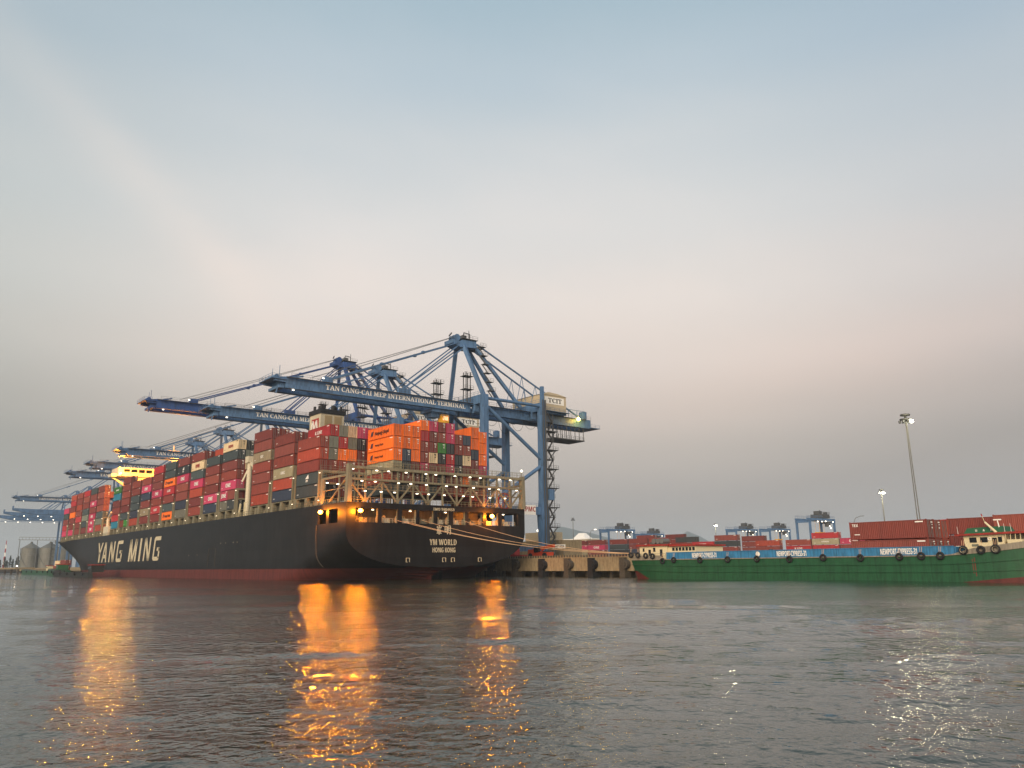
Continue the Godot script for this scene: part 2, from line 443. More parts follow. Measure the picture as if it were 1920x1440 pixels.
# ---------------------------------------------------------------- the container ship
func half_breadth(u: float, y: float) -> float:
	var full := 25.5
	var deck := full
	if u > 316.0: deck = full * pow(maxf(0.0, 1.0 - pow((u - 316.0) / 52.0, 2.0)), 0.55)
	var wl := full
	if u > 236.0: wl = maxf(0.25, full * (1.0 - pow((u - 236.0) / 116.0, 1.7))) if u < 352.0 else 0.25
	var s := clampf(y / 17.5, 0.0, 1.0)
	var b := lerpf(wl, deck, pow(s, 1.25))
	if u > 352.0: b *= clampf((y - (u - 352.0) * 0.9) / 6.0, 0.0, 1.0) ** 0.5
	if u < 46.0:
		var k := clampf(u / 46.0, 0.0, 1.0)
		var low := lerpf(2.6, -14.0, pow(k, 1.1)); var shoulder := lerpf(11.6, -2.0, pow(k, 0.8))
		if y < shoulder:
			var w := clampf((y - low) / (shoulder - low), 0.0, 1.0)
			b *= pow(maxf(0.0, 1.0 - pow(1.0 - w, 2.5)), 0.4)
	return b

func build_ship() -> void:
	var o := thing("container_ship", "huge black-hulled container ship moored at the quay, stacked high with containers", "ship")
	var us := []
	for i in 24: us.append(-0.6 + 46.6 * i / 23.0)
	for i in 20: us.append(56.0 + 180.0 * i / 19.0)
	for i in 44: us.append(240.0 + 127.9 * i / 43.0)
	var low_y := [-4.0, -2.0, 0.0, 0.7, 1.4, 2.0, 2.65]
	var up_y := [2.65, 3.2, 3.9, 4.8, 5.8, 7.0, 8.2, 9.4, 10.6, 11.6, 12.6]
	var top_y := [12.6, 14.0, 15.8, 17.0]
	for part in [["hull", up_y, M.hull, us], ["hull_topside", top_y, M.hull, us.filter(func(x): return x > 15.5)], ["boot_topping", low_y, M.boot, us]]:
		var g := Geo.new()
		for side in [-1.0, 1.0]:
			var sheet := []
			for u in part[3]:
				var line := []
				for y in part[1]:
					var yy: float = y + (maxf(0.0, u - 300.0) * 0.02 if y == 17.0 else 0.0)
					line.append(ship(u, 25.5 - side * half_breadth(u, y), yy))
				sheet.append(line)
			if side < 0: sheet.reverse()
			g.sheet(sheet)
		if part[0] != "hull_topside":                            # transom below the mooring deck
			var rows := []
			for y in part[1]:
				var b := half_breadth(-0.6, y)
				if y < 2.6: continue
				var line := []
				for j in 13: line.append(ship(-0.6, 25.5 - b + 2.0 * b * j / 12.0, y))
				rows.append(line)
			if rows.size() > 1: g.sheet(rows, false)
		put(part[0], g, part[2], o)
	# counter: the bottom of the overhanging stern
	var cs := []
	for i in 14:
		var u := -0.6 + i * 3.3
		var line := []
		for j in 17:
			var w := -1.0 + 2.0 * j / 16.0
			var k := clampf(u / 46.0, 0.0, 1.0)
			var low := lerpf(2.62, -14.0, pow(k, 1.1))
			line.append(ship(u, 25.5 + w * half_breadth(u, low + 0.3), low + 0.05 + 0.25 * absf(w)))
		cs.append(line)
	var cg := Geo.new(); cg.sheet(cs); put("counter", cg, M.boot, o)
	# mooring deck: bulkhead strip with openings across the transom and on the quarters
	var strip := Geo.new()
	strip.span(ship(-0.6, 0, 15.75), ship(15.6, 0.5, DECK)); strip.span(ship(-0.6, 50.5, 15.75), ship(15.6, 51, DECK))
	strip.span(ship(-0.6, 0.51, 15.75), ship(-0.1, 50.49, DECK))
	var zs := [-84.2, -90.0, -90.8, -95.1, -96.1, -100.1, -100.8, -105.0, -105.9, -109.4, -110.4, -114.3, -115.0, -119.4, -120.4, -124.5, -125.4, -130.7]
	var last := 0.51
	for i in zs.size() + 1:
		if i % 2 == 0:
			var e: float = 50.49 if i == zs.size() else PZ - zs[i]
			strip.span(ship(-0.6, last, 12.6), ship(-0.1, e, 15.74))
		elif i < zs.size(): last = PZ - zs[i]
	last = -0.6
	for e in [3.3, 7.7, 9.0, 13.1, 15.6]:
		if e in [3.3, 9.0, 15.6]:
			strip.span(ship(last, 0, 12.6), ship(e, 0.5, 15.74)); strip.span(ship(last, 50.5, 12.6), ship(e, 51, 15.74))
		last = e
	put("mooring_bulwark", strip, M.hull, o)
	var inner := Geo.new()
	inner.span(ship(-0.05, 0.55, 12.2), ship(15.5, 50.45, 12.5)); inner.span(ship(-0.05, 0.55, 16.2), ship(15.5, 50.45, 16.5)); inner.span(ship(9.0, 8.0, 12.5), ship(9.4, 43.0, 16.2))
	for i in 8:
		var v: float = PZ - (zs[i * 2 + 1] + zs[i * 2 + 2]) * 0.5
		inner.span(ship(0.0, v - 0.3, 12.5), ship(0.7, v + 0.3, 16.2))
	put("mooring_deck", inner, M.steel, o)
	for i in 9:                                                    # winches and bollards seen through the openings
		var w := Geo.new()
		var v: float = PZ - (zs[i * 2] + zs[i * 2 + 1]) * 0.5
		w.tube(ship(3.2, v - 1.1, 13.6), ship(3.2, v + 0.5, 13.6), 0.55, -1, 12); w.tube(ship(3.2, v - 1.15, 13.6), ship(3.2, v - 1.05, 13.6), 0.95, -1, 14); w.tube(ship(3.2, v + 0.5, 13.6), ship(3.2, v + 0.6, 13.6), 0.95, -1, 14)
		w.box(ship(3.2, v + 1.1, 13.2), Vector3(1.4, 1.3, 0.8)); w.box(ship(1.2, v, 12.75), Vector3(0.7, 0.5, 1.6))
		for s in [-0.5, 0.5]: w.tube(ship(1.2, v + s, 12.9), ship(1.2, v + s, 13.7), 0.24, -1, 10)
		w.rail(ship(-0.3, v - 1.8, 12.6), ship(-0.3, v + 1.8, 12.6), 1.0, 0.9)
		put("mooring_winch", w, M.house if i % 3 else M.steel, o)
	var dk := Geo.new()
	dk.span(ship(-0.1, 0.5, DECK - 0.3), ship(314, 50.5, DECK - 0.02))
	var fl := []
	for i in 14:
		var u := 314.0 + 53.0 * i / 13.0
		fl.append([ship(u, 25.5 - half_breadth(u, 17.0) + 0.1, DECK - 0.02), ship(u, 25.5 + half_breadth(u, 17.0) - 0.1, DECK - 0.02)])
	dk.sheet(fl)
	put("deck", dk, M.steel, o)
	var rd := Geo.new()
	rd.span(ship(4.0, 25.1, -4.0), ship(11.0, 25.9, 3.4))
	put("rudder", rd, M.boot, o)
	var kn := []
	for i in 12:
		var y := lerpf(12.4, 3.0, i / 11.0)
		var u := 13.8 - 1.2 * pow(i / 11.0, 2.0)
		kn.append(ship(u, 25.5 - half_breadth(u, y) - 0.02, y))
	var kg := Geo.new(); kg.path(kn, 0.09, 6); put("knuckle_bar", kg, M.pile, o)
	# names
	for e in [["Y", 228.6, 9.0], ["A", 219.4, 8.4], ["N", 207.2, 8.2], ["G", 195.2, 8.4], ["M", 176.2, 10.4], ["I", 162.0, 2.1], ["N", 155.8, 7.8], ["G", 143.8, 7.6]]:
		put("name_letter", block_letter(e[0], e[2], 8.3), M.letter, o).position = ship(e[1], -0.03, 5.75)
	text("name_lettering", "YM WORLD", 1.35, M.letter, o, ship(-0.63, 25.7, 8.4), PI / 2, true, false, Vector3(0.78, 1, 1))
	text("port_lettering", "HONG KONG", 1.12, M.letter, o, ship(-0.63, 25.9, 6.6), PI / 2, true, false, Vector3(0.7, 1, 1))
	text("number_lettering", "IMO 9684653", 0.62, M.letter, o, ship(-0.63, 25.8, 16.1), PI / 2, true, false, Vector3(1.15, 1, 1))
	# two brush characters as strokes, in units of the character height
	var strokes := [[[0.5, 1.0, 0.5, 0.72], [0.2, 0.92, 0.2, 0.72], [0.8, 0.92, 0.8, 0.72], [0.2, 0.72, 0.8, 0.72], [0.4, 0.66, 0.15, 0.46], [0.4, 0.6, 0.75, 0.42], [0.65, 0.62, 0.35, 0.42], [0.15, 0.34, 0.85, 0.34], [0.22, 0.22, 0.78, 0.22], [0.1, 0.1, 0.9, 0.1], [0.5, 0.6, 0.5, -0.05]],
		[[1.5, 0.9, 1.5, 0.3], [1.82, 0.9, 1.82, 0.3], [1.5, 0.9, 1.82, 0.9], [1.5, 0.6, 1.82, 0.6], [1.5, 0.3, 1.82, 0.3], [2.0, 0.98, 2.0, 0.3], [2.0, 0.3, 1.88, 0.0], [2.4, 0.98, 2.4, 0.0], [2.0, 0.98, 2.4, 0.98], [2.0, 0.72, 2.4, 0.72], [2.0, 0.48, 2.4, 0.48], [2.4, 0.0, 2.28, 0.06]]]
	for half_name in strokes:
		var hz := Geo.new()
		for q in half_name: hz.bar(Vector3(-0.02, q[1] * 2.0, -q[0] * 1.7), Vector3(-0.02, q[3] * 2.0, -q[2] * 1.7), 0.2, 0.2)
		put("name_character", hz, M.letter, o).position = ship(-0.64, 23.6, 10.3)
	for e in [[-1, 15.5], [0, 25.5], [0, 28.0], [1, 36.0]]:       # draught and tug marks
		var tm := Geo.new()
		for s in [[0, 0, 0, 0.9], [0, 0.9, 0.9, 0.9], [0.9, 0.9, 0.9, 0.0], [0.0, 0.0, 0.35, 0.0]]: tm.bar(ship(-0.64, e[1] + s[0], 3.9 + s[1]), ship(-0.64, e[1] + s[2], 3.9 + s[3]), 0.12)
		put("draught_mark", tm, M.letter, o)
	var frame := Geo.new(); frame.bar(ship(86, -0.02, 3.4), ship(86, -0.02, 8.6), 0.1); frame.bar(ship(80, -0.02, 3.4), ship(80, -0.02, 8.6), 0.1); frame.bar(ship(86, -0.02, 8.6), ship(80, -0.02, 8.6), 0.12)
	put("pilot_door_outline", frame, M.pile, o)
	for u in [63, 66, 72, 76, 96, 104]:
		var mk := Geo.new(); mk.box(ship(u, -0.02, 10.0 if u < 80 else 7.0), Vector3(0.4, 0.3, 0.05)); put("tug_mark", mk, M.steel, o)
	for u in [88, 139, 186, 250]:
		var mk := Geo.new(); mk.box(ship(u, -0.02, 4.9), Vector3(0.7, 0.9, 0.06)); put("overboard_outlet", mk, M.black, o)
	# coaming posts and lashing bridges
	var edges := []
	for b in BAYS: edges.append(b[0])
	var coam := Geo.new()
	coam.span(ship(14, 3.4, DECK), ship(213, 3.9, BASE - 0.1)); coam.span(ship(227, 3.4, DECK), ship(316, 3.9, BASE - 0.1)); coam.span(ship(14, 47.1, DECK), ship(316, 47.6, BASE - 0.1))
	coam.span(ship(14, 0.45, BASE - 0.28), ship(57, 3.4, BASE - 0.1)); coam.span(ship(67, 0.45, BASE - 0.28), ship(213, 3.4, BASE - 0.1)); coam.span(ship(227, 0.45, BASE - 0.28), ship(316, 3.4, BASE - 0.1))
	put("hatch_coaming", coam, M.steel, o)
	var rl := Geo.new(); rl.rail(ship(14, 0.25, DECK), ship(316, 0.25, DECK), 1.15, 2.4, 0.07)
	put("deck_rail", rl, M.steel, o)
	for u in edges:
		for k in [0.5, 6.1, 11.7]:
			var g := Geo.new()
			g.taper(ship(u + k, 0.85, DECK), Vector2(1.5, 1.0), ship(u + k, 0.85, BASE - 0.3), Vector2(0.9, 1.0))
			put("stanchion", g, M.steel, o)
		for e in [[3.2, 1.1, 0.8, 0.9], [8.6, 0.9, 1.1, 0.7], [5.0, 1.4, 0.25, 0.5]]:
			var f := Geo.new(); f.box(ship(u + e[0], 3.3, DECK + e[1]), Vector3(e[2], e[3], 0.4)); put("deck_locker", f, M.house_beige, o)
		var lb := Geo.new()
		var q: float = u - 1.2
		for s in [-0.75, 0.75]:
			lb.box(ship(q + s, 0.55, (DECK + 25.3) * 0.5), Vector3(0.34, 25.3 - DECK, 0.5))
			lb.bar(ship(q + s, 0.55, 25.1), ship(q + s, 50.4, 25.1), 0.3, 0.5); lb.bar(ship(q + s, 0.55, 22.3), ship(q + s, 50.4, 22.3), 0.22, 0.3)
			for r in 5: lb.box(ship(q + s, 10.0 + r * 10.0, 21.2), Vector3(0.3, 8.0, 0.3))
		lb.rail(ship(q, 0.5, 25.4), ship(q, 50.0, 25.4), 1.1, 2.5)
		var L := put("lashing_bridge", lb, M.steel, o)
		for y in [BASE - 0.9, 25.0]:
			var lamp := Geo.new(); lamp.box(ship(q, 0.25, y - 0.35), Vector3(0.34, 0.16, 0.2))
			put("deck_lamp", lamp, M.lit_deck, L)
	# stern bridge: the two-level lattice over the transom
	var sb := Geo.new()
	var qa := -0.35
	var levels := [20.0, 22.1, 24.7]
	for s in [-0.45, 0.55]:
		sb.bar(ship(qa + s, 0.3, 24.7), ship(qa + s, 50.7, 24.7), 0.3, 0.62); sb.bar(ship(qa + s, 0.3, 22.1), ship(qa + s, 50.7, 22.1), 0.26, 0.46)
	sb.bar(ship(qa, 0.3, 20.0), ship(qa, 50.7, 20.0), 0.18, 0.2)
	for v in [0.5, 50.5]:
		sb.taper(ship(qa, v, DECK), Vector2(1.5, 1.1), ship(qa, v, 25.4), Vector2(1.1, 0.9))
		sb.bar(ship(qa + 12.5, v, DECK), ship(qa + 12.5, v, 23.0), 0.7); sb.bar(ship(qa, v, 23.0), ship(qa + 13.5, v, 23.0), 0.3, 0.5); sb.bar(ship(qa + 0.6, v, 22.7), ship(qa + 9.5, v, 17.2), 0.28); sb.bar(ship(qa + 4.5, v, 17.0), ship(qa + 4.5, v, 22.8), 0.26)
		sb.rail(ship(qa, v, 23.3), ship(qa + 13.5, v, 23.3), 1.1, 1.2); sb.bar(ship(qa, v, 20.2), ship(qa + 12.5, v, 20.2), 0.16); sb.rail(ship(qa, v, DECK), ship(qa + 12.5, v, DECK), 1.1, 1.2)
		sb.bar(ship(qa + 1.4, v, 17.2), ship(qa + 0.4, v, 21.0), 0.5, 0.3)
	put("stern_bridge", sb, M.steel, o)
	var n := 12
	for i in n:
		var v := 0.5 + 50.0 * (i + 1) / n
		if i < n - 1:
			var p := Geo.new(); p.box(ship(qa, v, 20.7), Vector3(0.36, 7.6, 0.36)); put("stern_bridge_post", p, M.steel, o)
		if i % 2 == 0:
			var p := Geo.new(); p.box(ship(qa, v - 1.6, 23.4), Vector3(0.26, 2.4, 0.26)); p.box(ship(qa, v + 1.4, 23.4), Vector3(0.26, 2.4, 0.26)); put("stern_bridge_post", p, M.steel, o)
		var d := Geo.new()
		var va := v - 50.0 / n
		if i % 2 == 0: d.bar(ship(qa, va, 21.9), ship(qa, v, 17.2), 0.34)
		else: d.bar(ship(qa, va, 17.2), ship(qa, v, 21.9), 0.34)
		put("stern_bridge_brace", d, M.steel, o)
	var rr := Geo.new()
	for y in [25.05, 22.35, 20.1, DECK]: rr.rail(ship(qa - 0.6, 0.5, y), ship(qa - 0.6, 50.5, y), 1.05, 1.05, 0.06)
	rr.rail(ship(qa + 0.7, 0.5, 25.05), ship(qa + 0.7, 50.5, 25.05), 1.4, 1.3, 0.06)
	put("stern_bridge_rail", rr, M.steel, o)
	for row in [[24.25, 11, 2.0], [21.7, 11, 3.4], [19.5, 10, 4.0]]:
		for i in row[1]:
			var lamp := Geo.new()
			lamp.box(ship(qa - 0.2, row[2] + 4.45 * i + 0.9 * sin(i * 2.3 + row[0]), row[0]), Vector3(0.26, 0.16, 0.5))
			put("deck_lamp", lamp, M.lit_white, o)
	for e in [[4.2, 16.4, 21.2], [9.5, 15.0, 21.9]]:
		for v in [0.2]:
			var lamp := Geo.new(); lamp.box(ship(e[0], v, e[2]), Vector3(0.6, 0.18, 0.3)); put("deck_lamp", lamp, M.lit_white, o)
	var tl := Geo.new(); tl.tube(ship(qa, 50.4, 25.4), ship(qa, 50.4, 26.6), 0.1); put("stern_light_post", tl, M.steel, o)
	var tll := Geo.new(); tll.lathe(ship(qa, 50.4, 26.6), [[0.05, 0.0], [0.3, 0.15], [0.3, 0.45], [0.05, 0.6]], 10); put("stern_lamp", tll, M.lit_white, o)
	var reel := Geo.new(); reel.v = PackedVector3Array(); reel.ring(Vector3.ZERO, 2.0, 0.22, 24, 6)
	for i in 8: reel.bar(Vector3.ZERO, Vector3(cos(TAU * i / 8), sin(TAU * i / 8), 0) * 2.0, 0.12)
	var ro := put("hose_reel", reel, M.redpaint, o); ro.position = ship(1.4, 46.0, 19.0); ro.rotation.y = PI / 2
	# sodium lamps on the mooring deck
	for p in [ship(10.7, -0.6, 15.3), ship(-1.2, 3.2, 15.1), ship(-1.2, 39.9, 14.9)]:
		var lamp := Geo.new(); lamp.lathe(p, [[0.02, -0.5], [0.42, -0.32], [0.56, 0.0], [0.38, 0.34], [0.02, 0.46]], 12)
		put("sodium_lamp", lamp, M.lit_sodium, o)
		lamp_light(o, p + Vector3(0.8, -0.1, 0.8), [255, 140, 24], 200.0 if p.z > -100.0 else 140.0, 0.35)
	for p in [ship(2.0, 8.0, 15.6), ship(2.0, 18.0, 15.6), ship(2.0, 28.0, 15.6), ship(2.0, 46.0, 15.6)]:
		var lamp := Geo.new(); lamp.box(p, Vector3(0.3, 0.14, 0.5)); put("deck_lamp", lamp, M.lit_white, o)
		lamp_light(o, p + Vector3(0, -0.3, 0), [255, 170, 80], 3.0, 0.2)
	# funnel casing
	var fn := Geo.new(); fn.span(ship(57.0, 20.5, DECK), ship(64.4, 28.2, 47.9)); var fo := put("funnel", fn, M.house, o)
	var cap := Geo.new(); cap.span(ship(56.7, 20.2, 47.9), ship(64.7, 28.5, 49.3)); put("funnel_cap", cap, M.soot, fo)
	for e in [[58.0, 21.2, 0.45], [59.5, 22.6, 0.6], [61.5, 22.2, 0.6], [58.6, 25.2, 0.75], [60.5, 26.6, 0.75], [58.4, 27.6, 0.45], [63.4, 21.4, 0.45]]:
		var pg := Geo.new(); pg.tube(ship(e[0], e[1], 49.3), ship(e[0] - 0.25, e[1], 50.9), e[2] * 0.9, -1, 12); put("exhaust_pipe", pg, M.soot, fo)
	for v in [[21.9, 24.1], [25.0, 27.3]]:
		var lg := Geo.new()
		for i in 8: lg.span(ship(56.9, v[0], 44.0 + i * 0.42), ship(57.03, v[1], 44.3 + i * 0.42))
		lg.span(ship(56.95, v[0] - 0.1, 43.9), ship(57.02, v[1] + 0.1, 47.4))
		put("louvre", lg, M.louvre, fo)
	var em := Geo.new(); em.span(ship(63.0, 20.44, 42.4), ship(58.2, 20.5, 46.6)); put("funnel_emblem", em, M.redpaint, fo)
	var em2 := Geo.new()
	for q in [[62.7, 42.6, 61.9, 46.0], [61.9, 46.0, 60.6, 43.0], [60.6, 43.0, 59.4, 46.0], [59.4, 46.0, 58.6, 42.6]]: em2.bar(ship(q[0], 20.4, q[1]), ship(q[2], 20.4, q[3]), 0.5, 0.5)
	put("funnel_emblem_mark", em2, M.white, fo)
	# provision crane and lifeboat davits in the gap by the funnel, white hose crane by the bridge
	var pc := Geo.new(); pc.tube(ship(63.5, 2.4, DECK), ship(63.5, 2.4, 32.5), 0.8, 0.7, 10); pc.bar(ship(63.5, 2.4, 32.5), ship(57.5, 2.6, 30.0), 0.8, 1.0); pc.box(ship(63.5, 2.4, 33.2), Vector3(2.4, 1.8, 2.0)); pc.bar(ship(64.8, 1.0, 27.0), ship(63.5, 2.4, 31.5), 0.4)
	put("provision_crane", pc, M.house, o)
	var dv := Geo.new(); dv.bar(ship(65, 0.6, DECK), ship(64.0, 0.6, 20.6), 0.4); dv.bar(ship(61, 0.6, DECK), ship(61, 0.6, 20.8), 0.25); dv.bar(ship(61, 0.6, 20.8), ship(58.8, 0.6, 20.8), 0.2); dv.rail(ship(66, 0.4, DECK), ship(58, 0.4, DECK), 1.2, 1.0); dv.bar(ship(59.0, 0.6, DECK), ship(60.6, 0.6, 20.4), 0.2)
	put("gangway_davit", dv, M.cabin, o)
	var hc := Geo.new(); hc.tube(ship(222, 1.6, DECK), ship(222, 1.6, 24.5), 0.7, 0.6, 10); hc.bar(ship(222, 1.6, 24.5), ship(218, 1.6, 27.0), 0.5); hc.span(ship(216, 0.6, DECK), ship(225, 3.0, 21.0))
	put("hose_crane", hc, M.house, o)
	# accommodation and bridge
	var ac := Geo.new(); ac.span(ship(215, 9, DECK), ship(226, 42, 42.4)); ac.span(ship(214, 2.0, 42.4), ship(226.6, 49.0, 46.2)); ac.span(ship(217, 0.0, 42.3), ship(223, 51, 43.6))
	var ao := put("accommodation", ac, M.house, o)
	for s in [0.0, 51.0]:
		var w := Geo.new(); w.bar(ship(220, absf(s - 0.8), 42.4), ship(220, absf(s - 10.0), 36.5), 1.2, 0.8); put("wing_bracket", w, M.house, ao)
	for i in 14:
		var w := Geo.new(); w.span(ship(213.92, 4.0 + i * 3.1, 44.2), ship(214.02, 6.4 + i * 3.1, 45.5)); put("window", w, M.glass, ao)
	for f in 7:
		for i in 6:
			var w := Geo.new(); w.span(ship(214.92, 11.5 + i * 5.0, 21.6 + f * 2.9), ship(215.02, 12.7 + i * 5.0, 22.7 + f * 2.9)); put("window", w, M.glass, ao)
	var mastg := Geo.new(); mastg.tube(ship(219, 25.5, 46), ship(219, 25.5, 58), 0.6, 0.3); mastg.bar(ship(219, 21.5, 53), ship(219, 29.5, 53), 0.3); mastg.bar(ship(219, 23, 55.5), ship(219, 28, 55.5), 0.5); put("radar_mast", mastg, M.house, ao)
	for p in [at_z(239, 884, -83.0), at_z(280, 883, -91.0)]:
		p.x = SX - 212.6
		var q := Vector3(SX - 212.4, 43.2, -84.5 if p.z > -85.0 else -107.0)
		var lamp := Geo.new(); lamp.lathe(q, [[0.02, -0.45], [0.5, -0.25], [0.55, 0.05], [0.35, 0.4], [0.02, 0.5]], 12)
		put("floodlight", lamp, M.lit_sodium, ao)
		lamp_light(ao, q + Vector3(4.0, 0.6, 1.2), [255, 152, 48], 1150.0, 0.5)

func block_letter(ch: String, w: float, h: float) -> Geo:        # heavy letters with a slight slant, left edge at x = 0
	var g := Geo.new()
	var k := w * 0.2
	var P := func(x: float, y: float) -> Vector3: return Vector3(x + y * 0.17 - 0.4, y, 0)
	var stroke := func(a: Array, b: Array, c: Array, d: Array) -> void:
		var p: Array = [P.call(a[0], a[1]), P.call(b[0], b[1]), P.call(c[0], c[1]), P.call(d[0], d[1])]
		var z := Vector3(0, 0, 0.02)
		g.quad(p[0] + z, p[1] + z, p[2] + z, p[3] + z)
		for i in 4: g.quad(p[(i + 1) % 4] + z, p[i] + z, p[i] - z, p[(i + 1) % 4] - z)
	match ch:
		"Y":
			stroke.call([0, h], [w * 0.38, h * 0.42], [w * 0.62, h * 0.42], [k, h]); stroke.call([w * 0.38, h * 0.45], [w - k, h], [w, h], [w * 0.62, h * 0.45]); stroke.call([w * 0.38, 0], [w * 0.62, 0], [w * 0.62, h * 0.46], [w * 0.38, h * 0.46])
		"A":
			stroke.call([0, 0], [k, 0], [w * 0.6, h], [w * 0.38, h]); stroke.call([w - k, 0], [w, 0], [w * 0.64, h], [w * 0.44, h]); stroke.call([w * 0.22, h * 0.2], [w * 0.78, h * 0.2], [w * 0.72, h * 0.38], [w * 0.28, h * 0.38])
		"N":
			stroke.call([0, 0], [k, 0], [k, h], [0, h]); stroke.call([w - k, 0], [w, 0], [w, h], [w - k, h]); stroke.call([w - k * 1.3, 0], [w - 0.01, 0.0], [k * 1.3, h], [0.01, h])
		"M":
			var q := w * 0.18
			stroke.call([0, 0], [q, 0], [q, h], [0, h]); stroke.call([w - q, 0], [w, 0], [w, h], [w - q, h]); stroke.call([w * 0.4, 0], [w * 0.56, 0], [q * 1.4, h], [0.02, h]); stroke.call([w * 0.44, 0], [w * 0.6, 0], [w - 0.02, h], [w - q * 1.4, h])
		"I": stroke.call([0, 0], [w, 0], [w, h], [0, h])
		"G":
			stroke.call([0, h * 0.1], [k, h * 0.16], [k, h * 0.84], [0, h * 0.9]); stroke.call([0, h * 0.9], [k * 0.9, h * 0.84], [w, h * 0.84], [w, h]); stroke.call([0, h * 0.9], [w, h], [w, h], [k * 0.7, h])
			stroke.call([0, h * 0.1], [k * 0.7, 0], [w * 0.9, 0], [k, h * 0.16]); stroke.call([k, h * 0.16], [w * 0.9, 0], [w, h * 0.06], [w, h * 0.16]); stroke.call([w - k, h * 0.1], [w, h * 0.1], [w, h * 0.52], [w - k, h * 0.52]); stroke.call([w * 0.55, h * 0.4], [w, h * 0.4], [w, h * 0.54], [w * 0.55, h * 0.54])
	return g

# ---------------------------------------------------------------- ship-to-shore cranes
func shore_crane(label: String, x: float, m: Material, big := false) -> Node3D:
	var o := thing("shore_crane", label, "crane", Vector3(x, QY, WS), "ship-to-shore cranes along the quay")
	var k := 1.14 if big else 1.0
	var A := 9.3; var G := -23.3
	var gy := 44.5 * k; var gh := 3.1; var out := 64.3 if not big else 74.8; var back := -51.0
	var top := 49.5 * k; var ay := 66.0 * (1.145 if big else 1.0)
	for sx in [-1.0, 1.0]:
		for z in [0.0, G]:
			var g := Geo.new()
			g.taper(Vector3(sx * A, 2.5, z), Vector2(2.2, 2.3), Vector3(sx * A, 13.5, z), Vector2(2.4, 3.3)); g.taper(Vector3(sx * A, 13.5, z), Vector2(2.4, 3.3), Vector3(sx * A, 18.5, z), Vector2(2.0, 2.1)); g.taper(Vector3(sx * A, 18.5, z), Vector2(2.0, 2.1), Vector3(sx * A, top, z), Vector2(1.9, 1.9))
			put("leg", g, m, o)
			var b := Geo.new()
			for i in 4:
				b.box(Vector3(sx * A - 3.6 + i * 2.4, 1.25, z), Vector3(2.0, 0.9, 0.9))
				for w in [-0.6, 0.6]: b.tube(Vector3(sx * A - 3.6 + i * 2.4 + w, 0.42, z - 0.2), Vector3(sx * A - 3.6 + i * 2.4 + w, 0.42, z + 0.2), 0.42, -1, 12)
			b.box(Vector3(sx * A, 2.1, z), Vector3(6.5, 0.9, 1.0))
			put("bogie", b, M.grating, o)
		var p := Geo.new(); p.box(Vector3(sx * A, 14.8, G * 0.5), Vector3(1.3, 2.4, -G - 2.2)); p.rail(Vector3(sx * A + 0.6, 16.0, -1.5), Vector3(sx * A + 0.6, 16.0, G + 1.5)); put("portal_beam", p, m, o)
		var d := Geo.new(); d.tube(Vector3(sx * A, 46.0 * k, -0.9), Vector3(sx * A, 31.5 * k, G + 0.9), 0.6, -1, 10); d.tube(Vector3(sx * A, 28.8 * k, G + 0.9), Vector3(sx * A, 15.5, -0.9), 0.6, -1, 10); d.tube(Vector3(sx * A, top - 1.0, -0.8), Vector3(sx * A, top - 1.0, G + 0.8), 0.5, -1, 10)
		put("diagonal_brace", d, m, o)
	for z in [0.0, G]:
		var s := Geo.new(); s.box(Vector3(0, 3.4, z), Vector3(2 * A - 2.2, 1.6, 1.4)); put("sill_beam", s, m, o)
		var t := Geo.new()
		t.hexa([Vector3(-A, top - 2.6, z + 0.9), Vector3(A, top - 2.6, z + 0.9), Vector3(A, top - 2.6, z - 0.9), Vector3(-A, top - 2.6, z - 0.9), Vector3(-A, top + 0.1, z + 0.9), Vector3(A, top + 0.1, z + 0.9), Vector3(A, top + 0.1, z - 0.9), Vector3(-A, top + 0.1, z - 0.9)])
		for sx in [-1.0, 1.0]: t.box(Vector3(sx * 5.2, top - 3.6, z), Vector3(0.8, 2.4, 1.6))
		t.rail(Vector3(-A, top + 0.1, z + 0.8), Vector3(A, top + 0.1, z + 0.8))
		put("cross_beam", t, m, o)
	# boom and girders
	for sx in [-1.0, 1.0]:
		var g := Geo.new()
		g.box(Vector3(sx * 3.4, gy + gh * 0.5, (out - 3.0) * 0.5 + 0.6), Vector3(1.1, gh, out - 4.4)); g.hexa([Vector3(sx * 3.4 - 0.5, gy + 1.4, out - 3.6), Vector3(sx * 3.4 - 0.5, gy + 1.6, out), Vector3(sx * 3.4 + 0.5, gy + 1.6, out), Vector3(sx * 3.4 + 0.5, gy + 1.4, out - 3.6), Vector3(sx * 3.4 - 0.5, gy + gh - 0.01, out - 3.6), Vector3(sx * 3.4 - 0.5, gy + gh - 0.5, out), Vector3(sx * 3.4 + 0.5, gy + gh - 0.5, out), Vector3(sx * 3.4 + 0.5, gy + gh - 0.01, out - 3.6)])
		g.box(Vector3(sx * 2.6, gy + 0.2, out * 0.5), Vector3(0.5, 0.3, out - 6.0))
		put("boom_girder", g, m, o)
		var h := Geo.new(); h.box(Vector3(sx * 3.4, gy + gh * 0.5, back * 0.5), Vector3(1.1, gh - 0.05, -back)); h.box(Vector3(sx * 2.6, gy + 0.2, back * 0.5), Vector3(0.5, 0.3, -back - 2.0)); put("back_girder", h, m, o)
		var w := Geo.new()
		w.box(Vector3(sx * 4.6, gy + gh - 0.35, (out + back) * 0.5), Vector3(0.9, 0.1, out - back - 6.0)); w.rail(Vector3(sx * 5.0, gy + gh - 0.3, out - 4.0), Vector3(sx * 5.0, gy + gh - 0.3, back + 1.0), 1.1, 3.0, 0.055)
		put("walkway", w, M.grating, o)
	var ties := Geo.new()
	for i in 16: ties.box(Vector3(0, gy + gh - 0.6, back + 2.0 + (out - back - 5.0) * i / 15.0), Vector3(6.0, 0.9, 0.7))
